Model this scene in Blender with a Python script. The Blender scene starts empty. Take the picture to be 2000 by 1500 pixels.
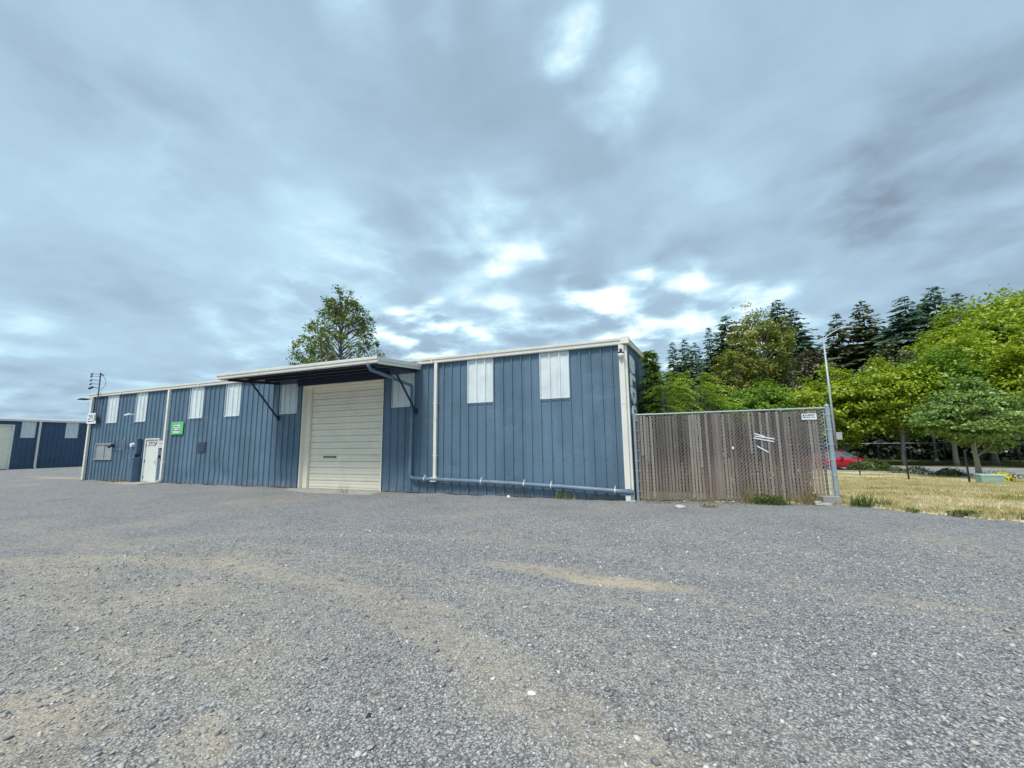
import bpy, math, random
import numpy as np
from math import sin, cos, pi, radians, sqrt
from mathutils import Vector, Matrix

random.seed(5)
SC = bpy.context.scene
COL = SC.collection
D = 11.887            # distance from the camera to the front wall (wall runs along X)
HC = 1.567            # camera height

# ------------------------------------------------------------------ helpers
def wloc(o):
    v = Vector((0, 0, 0))
    while o is not None:
        v += o.location
        o = o.parent
    return v

def link(name, me, mats, parent=None, smooth=False):
    o = bpy.data.objects.new(name, me)
    COL.objects.link(o)
    if not isinstance(mats, (list, tuple)):
        mats = [mats]
    for m in mats:
        me.materials.append(m)
    if parent is not None:
        o.parent = parent
    if smooth:
        me.polygons.foreach_set('use_smooth', [True] * len(me.polygons))
    return o

def tag(o, label=None, cat=None, group=None, kind=None):
    if label: o['label'] = label
    if cat: o['category'] = cat
    if group: o['group'] = group
    if kind: o['kind'] = kind
    return o

def empty(name, loc, label, cat, group=None):
    o = bpy.data.objects.new(name, None)
    o.location = loc
    o.empty_display_size = 0.2
    COL.objects.link(o)
    return tag(o, label, cat, group)

def copy_tree(o, parent=None):
    c = o.copy()
    COL.objects.link(c)
    c.parent = parent
    for ch in list(o.children):
        copy_tree(ch, c)
    return c

class MB:
    def __init__(s):
        s.v = []; s.f = []; s.mi = []
    def add(s, vs, fs, mi=0):
        b = len(s.v)
        s.v += [tuple(p) for p in vs]
        s.f += [tuple(b + i for i in f) for f in fs]
        s.mi += [mi] * len(fs)
        return s
    def box(s, x0, x1, y0, y1, z0, z1, mi=0):
        return s.add([(x, y, z) for x in (x0, x1) for y in (y0, y1) for z in (z0, z1)],
                     [(0, 1, 3, 2), (4, 6, 7, 5), (0, 4, 5, 1), (2, 3, 7, 6), (0, 2, 6, 4), (1, 5, 7, 3)], mi)
    def bar(s, a, b, w, h=None, up=(0, 0, 1), mi=0):
        h = h or w
        a = Vector(a); b = Vector(b); d = (b - a).normalized(); up = Vector(up)
        if abs(d.dot(up)) > .98: up = Vector((0, 1, 0))
        r = d.cross(up).normalized(); u = r.cross(d)
        vs = []
        for q in (a, b):
            for i, j in ((-1, -1), (1, -1), (1, 1), (-1, 1)):
                vs.append(q + r * (i * w / 2) + u * (j * h / 2))
        return s.add(vs, [(0, 3, 2, 1), (4, 5, 6, 7), (0, 1, 5, 4), (1, 2, 6, 5), (2, 3, 7, 6), (3, 0, 4, 7)], mi)
    def tube(s, pts, rad, n=8, cap=True, mi=0):
        pts = [Vector(p) for p in pts]
        if not isinstance(rad, (list, tuple)): rad = [rad] * len(pts)
        vs = []; prev = None
        for i, p in enumerate(pts):
            d = (pts[min(i + 1, len(pts) - 1)] - pts[max(i - 1, 0)]).normalized()
            if prev is None:
                up = Vector((0, 0, 1)) if abs(d.z) < .9 else Vector((1, 0, 0))
                r = d.cross(up).normalized()
            else:
                r = (prev - d * prev.dot(d)).normalized()
            prev = r
            u = d.cross(r)
            for k in range(n):
                a = 2 * pi * k / n
                vs.append(p + (r * cos(a) + u * sin(a)) * rad[i])
        fs = []
        for i in range(len(pts) - 1):
            for k in range(n):
                fs.append((i * n + k, i * n + (k + 1) % n, (i + 1) * n + (k + 1) % n, (i + 1) * n + k))
        if cap:
            fs.append(tuple(range(n - 1, -1, -1)))
            fs.append(tuple((len(pts) - 1) * n + k for k in range(n)))
        return s.add(vs, fs, mi)
    def build(s, name, mats, parent=None, smooth=False):
        off = wloc(parent) if parent is not None else Vector((0, 0, 0))
        me = bpy.data.meshes.new(name)
        me.from_pydata([(x - off.x, y - off.y, z - off.z) for x, y, z in s.v], [], s.f)
        o = link(name, me, mats, parent, smooth)
        if any(s.mi):
            me.polygons.foreach_set('material_index', s.mi)
        me.update()
        return o

def quads_obj(name, V, mat, parent=None):
    """V: (N,4,3) array of quads, world coordinates"""
    V = np.asarray(V, dtype=np.float64)
    off = wloc(parent) if parent is not None else Vector((0, 0, 0))
    V = V - np.array(off)
    n = len(V)
    me = bpy.data.meshes.new(name)
    me.vertices.add(n * 4); me.loops.add(n * 4); me.polygons.add(n)
    me.vertices.foreach_set('co', V.reshape(-1))
    me.loops.foreach_set('vertex_index', np.arange(n * 4, dtype=np.int32))
    me.polygons.foreach_set('loop_start', np.arange(0, n * 4, 4, dtype=np.int32))
    me.polygons.foreach_set('loop_total', np.full(n, 4, dtype=np.int32))
    me.update(calc_edges=True)
    return link(name, me, mat, parent)

def smooth01(a, b, v):
    t = np.clip((np.asarray(v, dtype=float) - a) / (b - a), 0, 1)
    return t * t * (3 - 2 * t)

def terrain(X, Y):
    X = np.asarray(X, dtype=float); Y = np.asarray(Y, dtype=float)
    z = -0.8 * smooth01(13, 34, Y) * smooth01(-1, 3, X)
    lot = 1 - smooth01(10.4, 11.6, Y)
    w = (np.sin(X * 1.3 + Y * .7) * .5 + np.sin(X * .6 - Y * 1.9 + 1) * .5 + np.sin(X * 2.9 + Y * 2.3 + 2) * .3)
    bank = (np.sin(X * 3.1) * .5 + np.sin(X * 7.7 + 2) * .35 + np.sin(X * 15.1 + 1) * .25 + .5) * smooth01(11.0, 11.8, Y) * (1 - smooth01(11.9, 12.0, Y)) * (1 - smooth01(-1.7, -1.5, X)) * (1 - smooth01(-14.2, -13.9, X) * (1 - smooth01(-9.7, -9.4, X))) * (1 - smooth01(-25.2, -24.9, X) * (1 - smooth01(-22.2, -21.9, X)))
    return z + .011 * w * lot * smooth01(.3, 2, Y) + .035 * np.maximum(bank, 0)

# ------------------------------------------------------------------ materials
class N:
    """tiny node-tree writer"""
    def __init__(s, name):
        s.m = bpy.data.materials.new(name); s.m.use_nodes = True
        s.t = s.m.node_tree; s.t.nodes.clear()
        s.out = s.t.nodes.new('ShaderNodeOutputMaterial')
    def n(s, typ, **kw):
        nd = s.t.nodes.new(typ)
        ins = kw.pop('i', {})
        for k, v in kw.items(): setattr(nd, k, v)
        for k, v in ins.items(): s.set(nd.inputs[k], v)
        return nd
    def set(s, inp, v):
        if hasattr(v, 'is_output') or isinstance(v, bpy.types.NodeSocket):
            s.t.links.new(v, inp)
        else:
            if isinstance(v, tuple) and len(v) == 3 and len(getattr(inp, 'default_value', (0,) * 3)) == 4: v = v + (1,)
            inp.default_value = v
    def math(s, op, a, b=0.5, c=None, clamp=False):
        nd = s.n('ShaderNodeMath', operation=op, use_clamp=clamp)
        s.set(nd.inputs[0], a); s.set(nd.inputs[1], b)
        if c is not None: s.set(nd.inputs[2], c)
        return nd.outputs[0]
    def mr(s, v, a, b, c=0.0, d=1.0, smooth=False):
        nd = s.n('ShaderNodeMapRange', interpolation_type='SMOOTHSTEP' if smooth else 'LINEAR')
        for k, x in zip(range(5), (v, a, b, c, d)): s.set(nd.inputs[k], x)
        return nd.outputs[0]
    def mix(s, f, a, b, blend='MIX'):
        nd = s.n('ShaderNodeMix', data_type='RGBA', blend_type=blend)
        s.set(nd.inputs[0], f); s.set(nd.inputs[6], a); s.set(nd.inputs[7], b)
        return nd.outputs[2]
    def noise(s, vec, scale, detail=4, rough=.55, dist=0.0, out=0):
        nd = s.n('ShaderNodeTexNoise')
        if vec is not None: s.t.links.new(vec, nd.inputs['Vector'])
        nd.inputs['Scale'].default_value = scale; nd.inputs['Detail'].default_value = detail
        nd.inputs['Roughness'].default_value = rough; nd.inputs['Distortion'].default_value = dist
        return nd.outputs[out]
    def voro(s, vec, scale, feature='F1', out='Color', rnd=1.0):
        nd = s.n('ShaderNodeTexVoronoi', feature=feature)
        s.t.links.new(vec, nd.inputs['Vector']); nd.inputs['Scale'].default_value = scale
        nd.inputs['Randomness'].default_value = rnd
        return nd.outputs[out]
    def pos(s):
        return s.n('ShaderNodeNewGeometry').outputs['Position']
    def island(s):
        return s.n('ShaderNodeNewGeometry').outputs['Random Per Island']
    def scale(s, vec, sx, sy, sz):
        nd = s.n('ShaderNodeVectorMath', operation='MULTIPLY')
        s.t.links.new(vec, nd.inputs[0]); nd.inputs[1].default_value = (sx, sy, sz)
        return nd.outputs[0]
    def ramp(s, v, stops, interp='LINEAR'):
        nd = s.n('ShaderNodeValToRGB')
        s.t.links.new(v, nd.inputs[0]); nd.color_ramp.interpolation = interp
        el = nd.color_ramp.elements
        while len(el) < len(stops): el.new(.5)
        for e, (p, c) in zip(el, stops):
            e.position = p; e.color = tuple(c) + (1,)
        return nd.outputs[0]
    def bump(s, h, strength=.5, dist=.01):
        nd = s.n('ShaderNodeBump'); nd.inputs['Strength'].default_value = strength
        nd.inputs['Distance'].default_value = dist; s.t.links.new(h, nd.inputs['Height'])
        return nd.outputs[0]
    def principled(s, color, rough=.6, metal=0.0, normal=None, spec=.4, trans=None):
        p = s.n('ShaderNodeBsdfPrincipled')
        s.set(p.inputs['Base Color'], color); s.set(p.inputs['Roughness'], rough); p.inputs['Metallic'].default_value = metal
        p.inputs['Specular IOR Level'].default_value = spec
        if normal is not None: s.t.links.new(normal, p.inputs['Normal'])
        s.t.links.new(p.outputs[0], s.out.inputs[0])
        return s.m

def painted(name, col, rough=.5, metal=0.0, var=.12, scale=3.0, streak=.0, dirt=None, dirt_amt=0.0, bump=0.0, spec=.4):
    k = N(name); p = k.pos()
    v = k.noise(p, scale, 5, .6)
    c = k.mix(k.mr(v, .3, .7), tuple(x * (1 - var) for x in col), tuple(min(1, x * (1 + var)) for x in col))
    if streak:
        st = k.noise(k.scale(p, 14, 14, .35), 1.0, 4, .6)
        c = k.mix(k.math('MULTIPLY', k.mr(st, .52, .72), streak), c, tuple(x * .55 for x in col))
    if dirt:
        dn = k.noise(k.scale(p, 1.2, 1.2, 1.8), 1.0, 8, .72, .4)
        c = k.mix(k.math('MULTIPLY', k.mr(dn, .56, .72), dirt_amt), c, dirt)
    nm = k.bump(k.noise(p, scale * 12, 3), bump, .004) if bump else None
    r = k.mr(k.noise(p, 7, 3), .3, .7, max(.05, rough - .1), min(1, rough + .1))
    return k.principled(c, r, metal, nm, spec)

M = {}
def m_siding():
    k = N('blue siding paint'); p = k.pos(); col = (.112, .182, .250)
    sep = k.n('ShaderNodeSeparateXYZ'); k.t.links.new(p, sep.inputs[0])
    along = k.math('FLOOR', k.math('DIVIDE', k.math('ADD', k.math('ADD', sep.outputs[0], sep.outputs[1]), 6.33 - 11.887), .9201))
    wn = k.n('ShaderNodeTexWhiteNoise', noise_dimensions='1D'); k.t.links.new(along, wn.inputs['W'])
    v = k.noise(p, .9, 5, .6)
    c = k.mix(k.mr(v, .3, .7), tuple(x * .88 for x in col), tuple(x * 1.13 for x in col))
    sh = k.mr(wn.outputs[0], 0, 1, .90, 1.08)
    cmb = k.n('ShaderNodeCombineXYZ'); [k.t.links.new(sh, cmb.inputs[i]) for i in range(3)]
    c = k.mix(1.0, c, cmb.outputs[0], 'MULTIPLY')
    st = k.noise(k.scale(p, 14, 14, .35), 1.0, 4, .6)
    c = k.mix(k.math('MULTIPLY', k.mr(st, .52, .72), .28), c, tuple(x * .55 for x in col))
    # chalky fading in blotches, and pale scrapes where vehicles have rubbed the lower sheets
    dn = k.noise(k.scale(p, 1.1, 1.1, 1.6), 1.0, 8, .72, .4)
    c = k.mix(k.math('MULTIPLY', k.mr(dn, .54, .70), .35), c, (.21, .28, .345))
    sc = k.noise(k.scale(p, 2.2, 2.2, 1.3), 1.0, 9, .78, .8)
    c = k.mix(k.math('MULTIPLY', k.mr(sc, .63, .70), k.mr(sep.outputs[2], .5, 1.7, .6, 0)), c, (.36, .41, .45))
    dd = k.noise(k.scale(p, 5, 5, 3), 1.0, 7, .7)
    c = k.mix(k.math('MULTIPLY', k.mr(dd, .46, .64), k.mr(sep.outputs[2], .02, .34, .7, 0)), c, (.27, .25, .215))
    return k.principled(c, k.mr(k.noise(p, 7, 3), .3, .7, .40, .6), 0, None, .35)
M['siding'] = m_siding()
M['siding_far'] = painted('far building blue paint', (.055, .10, .17), .55, 0, .12, .6, .15, (.16, .19, .22), .25, 0, .3)
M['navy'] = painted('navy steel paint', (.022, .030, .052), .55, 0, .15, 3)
M['bluegrey'] = painted('blue grey pipe paint', (.14, .20, .27), .45, 0, .18, 4, .1, (.4, .42, .42), .45)
M['utility'] = painted('utility box blue paint', (.075, .13, .21), .5, 0, .12, 4)
M['cream'] = painted('cream trim paint', (.76, .735, .655), .5, 0, .06, 2, .15, (.36, .32, .25), .3)
M['doorcream'] = painted('cream roll door paint', (.87, .81, .67), .5, 0, .05, 1.5, .12, (.55, .48, .36), .22)
M['white'] = painted('white paint', (.72, .73, .70), .5, 0, .05, 2, .08, (.5, .47, .42), .2)
M['dooroff'] = painted('off white door paint', (.68, .71, .66), .5, 0, .05, 2, .06)
M['panel'] = painted('translucent fibreglass panel', (.68, .74, .75), .4, 0, .09, 2.5, .4, (.46, .47, .40), .4)
M['black'] = painted('black plastic', (.02, .021, .024), .5)
M['darkrubber'] = painted('dark rubber', (.025, .025, .027), .8)
M['galv'] = painted('galvanised steel', (.42, .46, .48), .45, .25, .12, 5)
M['wire'] = painted('galvanised wire', (.33, .31, .29), .5, .2, .15, 6)
M['postpaint'] = painted('pale blue grey post', (.30, .37, .40), .5, .1, .12, 4)
M['alu'] = painted('aluminium frame', (.45, .46, .48), .4, .5)
M['wood_pole'] = painted('dark pole', (.085, .09, .10), .8)
M['concrete'] = painted('concrete', (.34, .325, .30), .9, 0, .2, 4, 0, (.2, .19, .17), .6, .4)
M['rock'] = painted('pale rock', (.48, .48, .46), .85, 0, .2, 14, 0, None, 0, .5)
M['stop_red'] = painted('dark red lettering', (.11, .02, .03), .6)
M['ink'] = painted('black lettering', (.018, .02, .022), .6)
M['green'] = painted('green sign paint', (.13, .52, .19), .45, 0, .05)
M['signwhite'] = painted('white sign panel', (.78, .80, .82), .45, 0, .04)
M['redink'] = painted('faded red print', (.55, .18, .22), .6)
M['bark'] = painted('grey bark', (.17, .15, .13), .9, 0, .3, 9, 0, None, 0, .6)
M['barkpale'] = painted('pale mossy bark', (.27, .26, .23), .9, 0, .3, 9, 0, None, 0, .6)
M['barkdark'] = painted('dark bark', (.05, .04, .035), .9, 0, .3, 9, 0, None, 0, .6)
M['carred'] = painted('red car paint', (.42, .008, .02), .22, 0, .03, 2, spec=.6)
M['carglass'] = painted('car glass', (.10, .13, .15), .08, 0, .05, 2, spec=.9)
M['mint'] = painted('mint green utility paint', (.34, .48, .42), .55, 0, .08, 3)
M['asphalt'] = painted('asphalt', (.27, .275, .285), .9, 0, .15, 1.5, 0, (.26, .25, .24), .5, .3)
M['kerb'] = painted('kerb concrete', (.36, .35, .33), .9, 0, .15, 3)
M['roofing'] = painted('galvanised roof sheet', (.46, .47, .47), .5, .2)
M['rope'] = painted('metal strip', (.45, .5, .55), .4, .2)

def m_glass():
    k = N('window glass')
    return k.principled(k.mix(k.noise(k.pos(), 3, 3), (.20, .24, .25), (.36, .39, .38)), .12, 0, None, .6)
M['glass'] = m_glass()

def foliage(name, c1, c2, trans=.35, clump=.9):
    k = N(name); p = k.pos()
    r = k.island()
    big = k.noise(p, clump, 3, .6)
    f = k.math('ADD', k.math('MULTIPLY', r, .55), k.math('MULTIPLY', k.mr(big, .3, .7), .45))
    c = k.mix(f, c1, c2)
    d = k.n('ShaderNodeBsdfDiffuse'); k.set(d.inputs[0], c)
    t = k.n('ShaderNodeBsdfTranslucent'); k.set(t.inputs[0], k.mix(.3, c, (.25, .32, .03)) if trans > .2 else c)
    g = k.n('ShaderNodeBsdfGlossy'); g.inputs['Roughness'].default_value = .45; k.set(g.inputs[0], (.8, .85, .8))
    mx = k.n('ShaderNodeMixShader'); mx.inputs[0].default_value = trans
    k.t.links.new(d.outputs[0], mx.inputs[1]); k.t.links.new(t.outputs[0], mx.inputs[2])
    m2 = k.n('ShaderNodeMixShader'); m2.inputs[0].default_value = .05
    k.t.links.new(mx.outputs[0], m2.inputs[1]); k.t.links.new(g.outputs[0], m2.inputs[2])
    k.t.links.new(m2.outputs[0], k.out.inputs[0])
    return k.m

F = {}
F['bright'] = foliage('bright yellow green leaves', (.165, .25, .007), (.48, .60, .028))
F['fresh'] = foliage('fresh green leaves', (.07, .17, .010), (.27, .43, .03))
F['olive'] = foliage('olive green leaves', (.115, .135, .018), (.40, .42, .07), .32)
F['bluish'] = foliage('bluish maple leaves', (.05, .125, .016), (.30, .44, .095), .25)
F['fir'] = foliage('dark fir needles', (.046, .090, .052), (.175, .25, .15), .24, .5)
F['firblue'] = foliage('blue green fir needles', (.046, .105, .080), (.175, .285, .22), .24, .5)
F['cedar'] = foliage('brownish cedar foliage', (.06, .066, .03), (.21, .20, .11), .12)
F['pine'] = foliage('grey green pine foliage', (.07, .09, .035), (.22, .25, .11), .12)
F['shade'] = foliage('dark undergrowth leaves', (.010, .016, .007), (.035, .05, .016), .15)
F['cotton'] = foliage('cottonwood leaves', (.06, .095, .014), (.22, .28, .04), .25)
F['sumac'] = foliage('sumac leaflets', (.11, .22, .010), (.40, .55, .05), .3)
F['wallfir'] = foliage('feathery green sprays', (.12, .24, .02), (.40, .54, .07), .38)
F['hedge'] = foliage('hedge leaves', (.045, .085, .012), (.13, .18, .03), .25)
F['lowshrub'] = foliage('grey green shrub leaves', (.035, .06, .02), (.09, .13, .05), .2)
F['yellow'] = foliage('yellow blossom', (.50, .40, .02), (.75, .60, .05), .2)
F['whitefl'] = foliage('white blossom', (.55, .55, .5), (.8, .8, .78), .1)
F['weed'] = foliage('weed blades', (.05, .10, .02), (.16, .20, .05), .25)
F['dryweed'] = foliage('dry stalks', (.20, .14, .06), (.36, .28, .14), .2)

def m_grass(name, blades):
    k = N(name); p = k.pos()
    a = k.noise(k.scale(p, 1, 1, .2), .55, 5, .65, .4)
    b = k.noise(k.scale(p, 1.0, 1.0, .2), 3.2, 5, .65)
    f = k.math('ADD', k.math('MULTIPLY', a, .75), k.math('MULTIPLY', b, .35))
    c = k.ramp(f, [(.36, (.17, .20, .055)), (.45, (.33, .30, .11)), (.53, (.54, .455, .235)), (.64, (.68, .59, .40))])
    if blades:
        c = k.mix(k.math('MULTIPLY', k.island(), .35), c, (.20, .20, .05))
        d = k.n('ShaderNodeBsdfDiffuse'); k.set(d.inputs[0], c)
        t = k.n('ShaderNodeBsdfTranslucent'); k.set(t.inputs[0], c)
        mx = k.n('ShaderNodeMixShader'); mx.inputs[0].default_value = .3
        k.t.links.new(d.outputs[0], mx.inputs[1]); k.t.links.new(t.outputs[0], mx.inputs[2])
        k.t.links.new(mx.outputs[0], k.out.inputs[0])
        return k.m
    return k.principled(c, .95, 0, k.bump(k.noise(p, 30, 4), .6, .03), .1)
M['lawn'] = m_grass('dry lawn', False)
M['blades'] = m_grass('dry grass blades', True)

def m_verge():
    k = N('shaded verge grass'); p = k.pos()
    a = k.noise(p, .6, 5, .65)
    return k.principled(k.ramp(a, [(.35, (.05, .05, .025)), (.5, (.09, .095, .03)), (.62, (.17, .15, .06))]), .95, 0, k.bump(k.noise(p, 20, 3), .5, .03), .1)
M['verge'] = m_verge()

# gravel: curved wheel tracks where the fine tan dirt shows between the stones
TRACKS = [  # centre x, centre y, radius, half width, strength
    (-5.2, -3.6, 7.6, .50, .55),
    (-5.6, -4.6, 9.6, .30, .25),
    (-3.6, -.9, 3.15, .26, .22),
    (-4.4, -1.6, 6.2, .30, .28),
    (-3.0, -3.4, 9.9, .35, .22),
]
PATCHES = [  # x, y, rx, ry, strength
    (-.85, 5.08, 1.25, .24, 1.25), (-1.9, 5.25, 1.0, .28, .8), (.25, 4.75, .8, .16, .35),
    (-3.6, 1.45, .9, .5, .65), (-2.45, 1.62, .35, .45, .6), (2.1, 5.5, .9, .14, .55), (-5.2, 2.9, 1.8, .5, .45),
    (-7.8, 3.0, 2.4, .5, .55), (-2.6, 3.75, 1.3, .22, .6), (-4.6, 3.3, 2.2, .35, .45), (-6.2, 2.5, 2.5, .6, .45), (-5.0, 2.7, 5.0, 2.0, .24), (-1.3, 2.9, 2.6, 1.3, .18), (-2.0, 4.4, 3.0, .3, .3), (-4.2, 2.1, 1.6, .4, .4), (-9.5, 4.2, 3.5, .5, .3), (-32.5, 12.4, 5.0, .7, .8), (-1.0, 1.3, .5, .4, .5), (.4, 1.7, .5, .25, .5),
]
def dirt_mask_np(X, Y):
    m = np.zeros_like(X)
    for cx, cy, r, w, s in TRACKS:
        d = np.abs(np.hypot(X - cx, Y - cy) - r)
        m = np.maximum(m, s * (1 - smooth01(.2 * w, w, d)))
    for x, y, rx, ry, s in PATCHES:
        d = np.hypot((X - x) / rx, (Y - y) / ry)
        m = np.maximum(m, s * (1 - smooth01(.3, 1.1, d)))
    return m
def m_gravel():
    k = N('gravel'); p = k.pos()
    warp = k.n('ShaderNodeVectorMath', operation='MULTIPLY_ADD')
    k.t.links.new(k.noise(p, .9, 4, .6, 0, 1), warp.inputs[0]); warp.inputs[1].default_value = (1.1, .55, 0); 
    sub = k.n('ShaderNodeVectorMath', operation='SUBTRACT'); k.t.links.new(p, sub.inputs[0]); sub.inputs[1].default_value = (.55, .275, 0)
    k.t.links.new(sub.outputs[0], warp.inputs[2])
    wp = warp.outputs[0]
    sep = k.n('ShaderNodeSeparateXYZ'); k.t.links.new(wp, sep.inputs[0]); x, y = sep.outputs[0], sep.outputs[1]
    mask = None
    def mx(a):
        nonlocal mask
        mask = a if mask is None else k.math('MAXIMUM', mask, a)
    for cx, cy, r, w, s in TRACKS:
        dx = k.math('SUBTRACT', x, cx); dy = k.math('SUBTRACT', y, cy)
        d = k.math('SQRT', k.math('ADD', k.math('MULTIPLY', dx, dx), k.math('MULTIPLY', dy, dy)))
        d = k.math('ABSOLUTE', k.math('SUBTRACT', d, r))
        mx(k.mr(d, .2 * w, w, s, 0, True))
    for px, py, rx, ry, s in PATCHES:
        dx = k.math('DIVIDE', k.math('SUBTRACT', x, px), rx); dy = k.math('DIVIDE', k.math('SUBTRACT', y, py), ry)
        d = k.math('SQRT', k.math('ADD', k.math('MULTIPLY', dx, dx), k.math('MULTIPLY', dy, dy)))
        mx(k.mr(d, .3, 1.1, s, 0, True))
    blot = k.noise(p, .38, 6, .65, .5)
    mask = k.math('ADD', mask, k.mr(blot, .52, .72, 0, .45))
    mask = k.math('MULTIPLY', mask, k.mr(k.noise(p, 5, 5, .7), .3, .62, .35, 1.15), clamp=True)
    sw = k.n('ShaderNodeVectorMath', operation='MULTIPLY_ADD')
    k.t.links.new(k.noise(p, 40, 2, .5, 0, 1), sw.inputs[0]); sw.inputs[1].default_value = (.012, .012, .012); k.t.links.new(p, sw.inputs[2])
    vc = k.voro(sw.outputs[0], 70); vd = k.voro(sw.outputs[0], 70, 'F1', 'Distance')
    v2 = k.voro(p, 150)
    bw = k.n('ShaderNodeSeparateColor'); k.t.links.new(vc, bw.inputs[0])
    bw2 = k.n('ShaderNodeSeparateColor'); k.t.links.new(v2, bw2.inputs[0])
    st = k.ramp(bw.outputs[0], [(0, (.13, .13, .137)), (.35, (.335, .337, .345)), (.72, (.505, .505, .508)), (.95, (.60, .585, .56)), (1, (.80, .77, .72))])
    st = k.mix(k.math('MULTIPLY', bw.outputs[1], .22), st, (.33, .27, .20))
    gap = k.mr(vd, .36, .62, 0, .66)
    st = k.mix(gap, st, (.085, .085, .088))
    grit = k.ramp(bw2.outputs[0], [(0, (.25, .20, .145)), (.5, (.46, .38, .275)), (1, (.62, .53, .41))])
    c = k.mix(k.math('MULTIPLY', mask, .92), st, grit)
    tone = k.noise(p, .8, 6, .6)
    c = k.mix(1.0, c, k.ramp(tone, [(.3, (.85, .855, .87)), (.55, (1, 1, 1)), (.75, (1.03, 1.02, 1.0))]), 'MULTIPLY')
    # stray clusters of coarse stone far out
    mid = k.noise(p, 9, 5, .75)
    c = k.mix(1.0, c, k.ramp(mid, [(.32, (.62, .62, .625)), (.5, (1, 1, 1)), (.7, (1.06, 1.06, 1.05))]), 'MULTIPLY')
    hgt = k.math('ADD', k.math('MULTIPLY', k.math('SUBTRACT', 1.0, vd), k.math('SUBTRACT', 1.0, k.math('MULTIPLY', mask, .75))), k.math('MULTIPLY', bw2.outputs[0], .15))
    hgt = k.math('ADD', hgt, k.math('MULTIPLY', mid, 1.2))
    return k.principled(c, .92, 0, k.bump(hgt, .75, .014), .15)
M['gravel'] = m_gravel()

def m_stones():
    k = N('loose stones'); r = k.island()
    c = k.ramp(r, [(0, (.12, .12, .127)), (.3, (.30, .302, .31)), (.62, (.45, .45, .452)), (.82, (.47, .41, .34)), (.95, (.60, .58, .54)), (1, (.78, .76, .72))])
    return k.principled(k.mix(.25, c, k.mix(k.noise(k.pos(), 160, 3), (.1, .1, .1), (.5, .49, .47))), .88, 0, None, .2)
M['stones'] = m_stones()

def m_slats():
    k = N('weathered fence slats'); p = k.pos(); r = k.island()
    base = k.ramp(r, [(0, (.098, .080, .082)), (.35, (.180, .150, .145)), (.7, (.265, .228, .218)), (1, (.38, .35, .335))])
    sep = k.n('ShaderNodeSeparateXYZ'); k.t.links.new(p, sep.inputs[0])
    n1 = k.noise(k.scale(p, 1.2, 1.2, .5), 1.0, 5, .65)
    red = k.math('MULTIPLY', k.mr(n1, .5, .66), k.mr(k.math('ABSOLUTE', k.math('SUBTRACT', sep.outputs[0], .75)), .25, .75, .75, 0))
    c = k.mix(red, base, (.21, .095, .055))
    edge = k.math('ADD', sep.outputs[2], k.math('MULTIPLY', k.noise(k.scale(p, 5, 5, .6), 1.0, 4, .6), .5))
    splash = k.mr(edge, 1.0, 1.5, .6, 0)
    c = k.mix(k.math('MULTIPLY', splash, k.mr(r, 0, 1, .5, 1)), c, (.42, .32, .23))
    grain = k.noise(k.scale(p, 60, 60, 2.5), 1.0, 4, .65)
    c = k.mix(1.0, c, k.ramp(grain, [(.3, (.62, .6, .58)), (.6, (1, 1, 1))]), 'MULTIPLY')
    return k.principled(c, .85, 0, None, .15)
M['slats'] = m_slats()

# ------------------------------------------------------------------ text
def text2d(body, bold=0.0, extrude=0.0):
    cu = bpy.data.curves.new('tmp_text', 'FONT'); cu.body = body; cu.size = 1; cu.offset = bold
    cu.extrude = extrude; cu.resolution_u = 3
    ob = bpy.data.objects.new('tmp_text', cu); COL.objects.link(ob)
    dg = bpy.context.evaluated_depsgraph_get(); dg.update()
    me = bpy.data.meshes.new_from_object(ob.evaluated_get(dg))
    vs = [tuple(v.co) for v in me.vertices]; fs = [tuple(p.vertices) for p in me.polygons]
    bpy.data.objects.remove(ob); bpy.data.meshes.remove(me); bpy.data.curves.remove(cu)
    xs = [v[0] for v in vs]; ys = [v[1] for v in vs]
    w, h = max(xs) - min(xs), max(ys) - min(ys)
    return [((v[0] - min(xs)) / w, (v[1] - min(ys)) / h, v[2]) for v in vs], fs

def front_text(mb, body, x0, x1, z0, z1, y, bold=.0):
    vs, fs = text2d(body, bold)
    mb.add([(x0 + u * (x1 - x0), y, z0 + v * (z1 - z0)) for u, v, w in vs], fs)

# ------------------------------------------------------------------ corrugated sheet walls
PITCH = .3067
def rib(s, phase):
    t = (s - phase) % PITCH
    t = min(t, PITCH - t)
    if t <= .017: return .042
    if t <= .032: return .042 * (.032 - t) / .015
    t2 = abs(t - .105)
    return .004 * max(0, 1 - t2 / .012)

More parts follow.
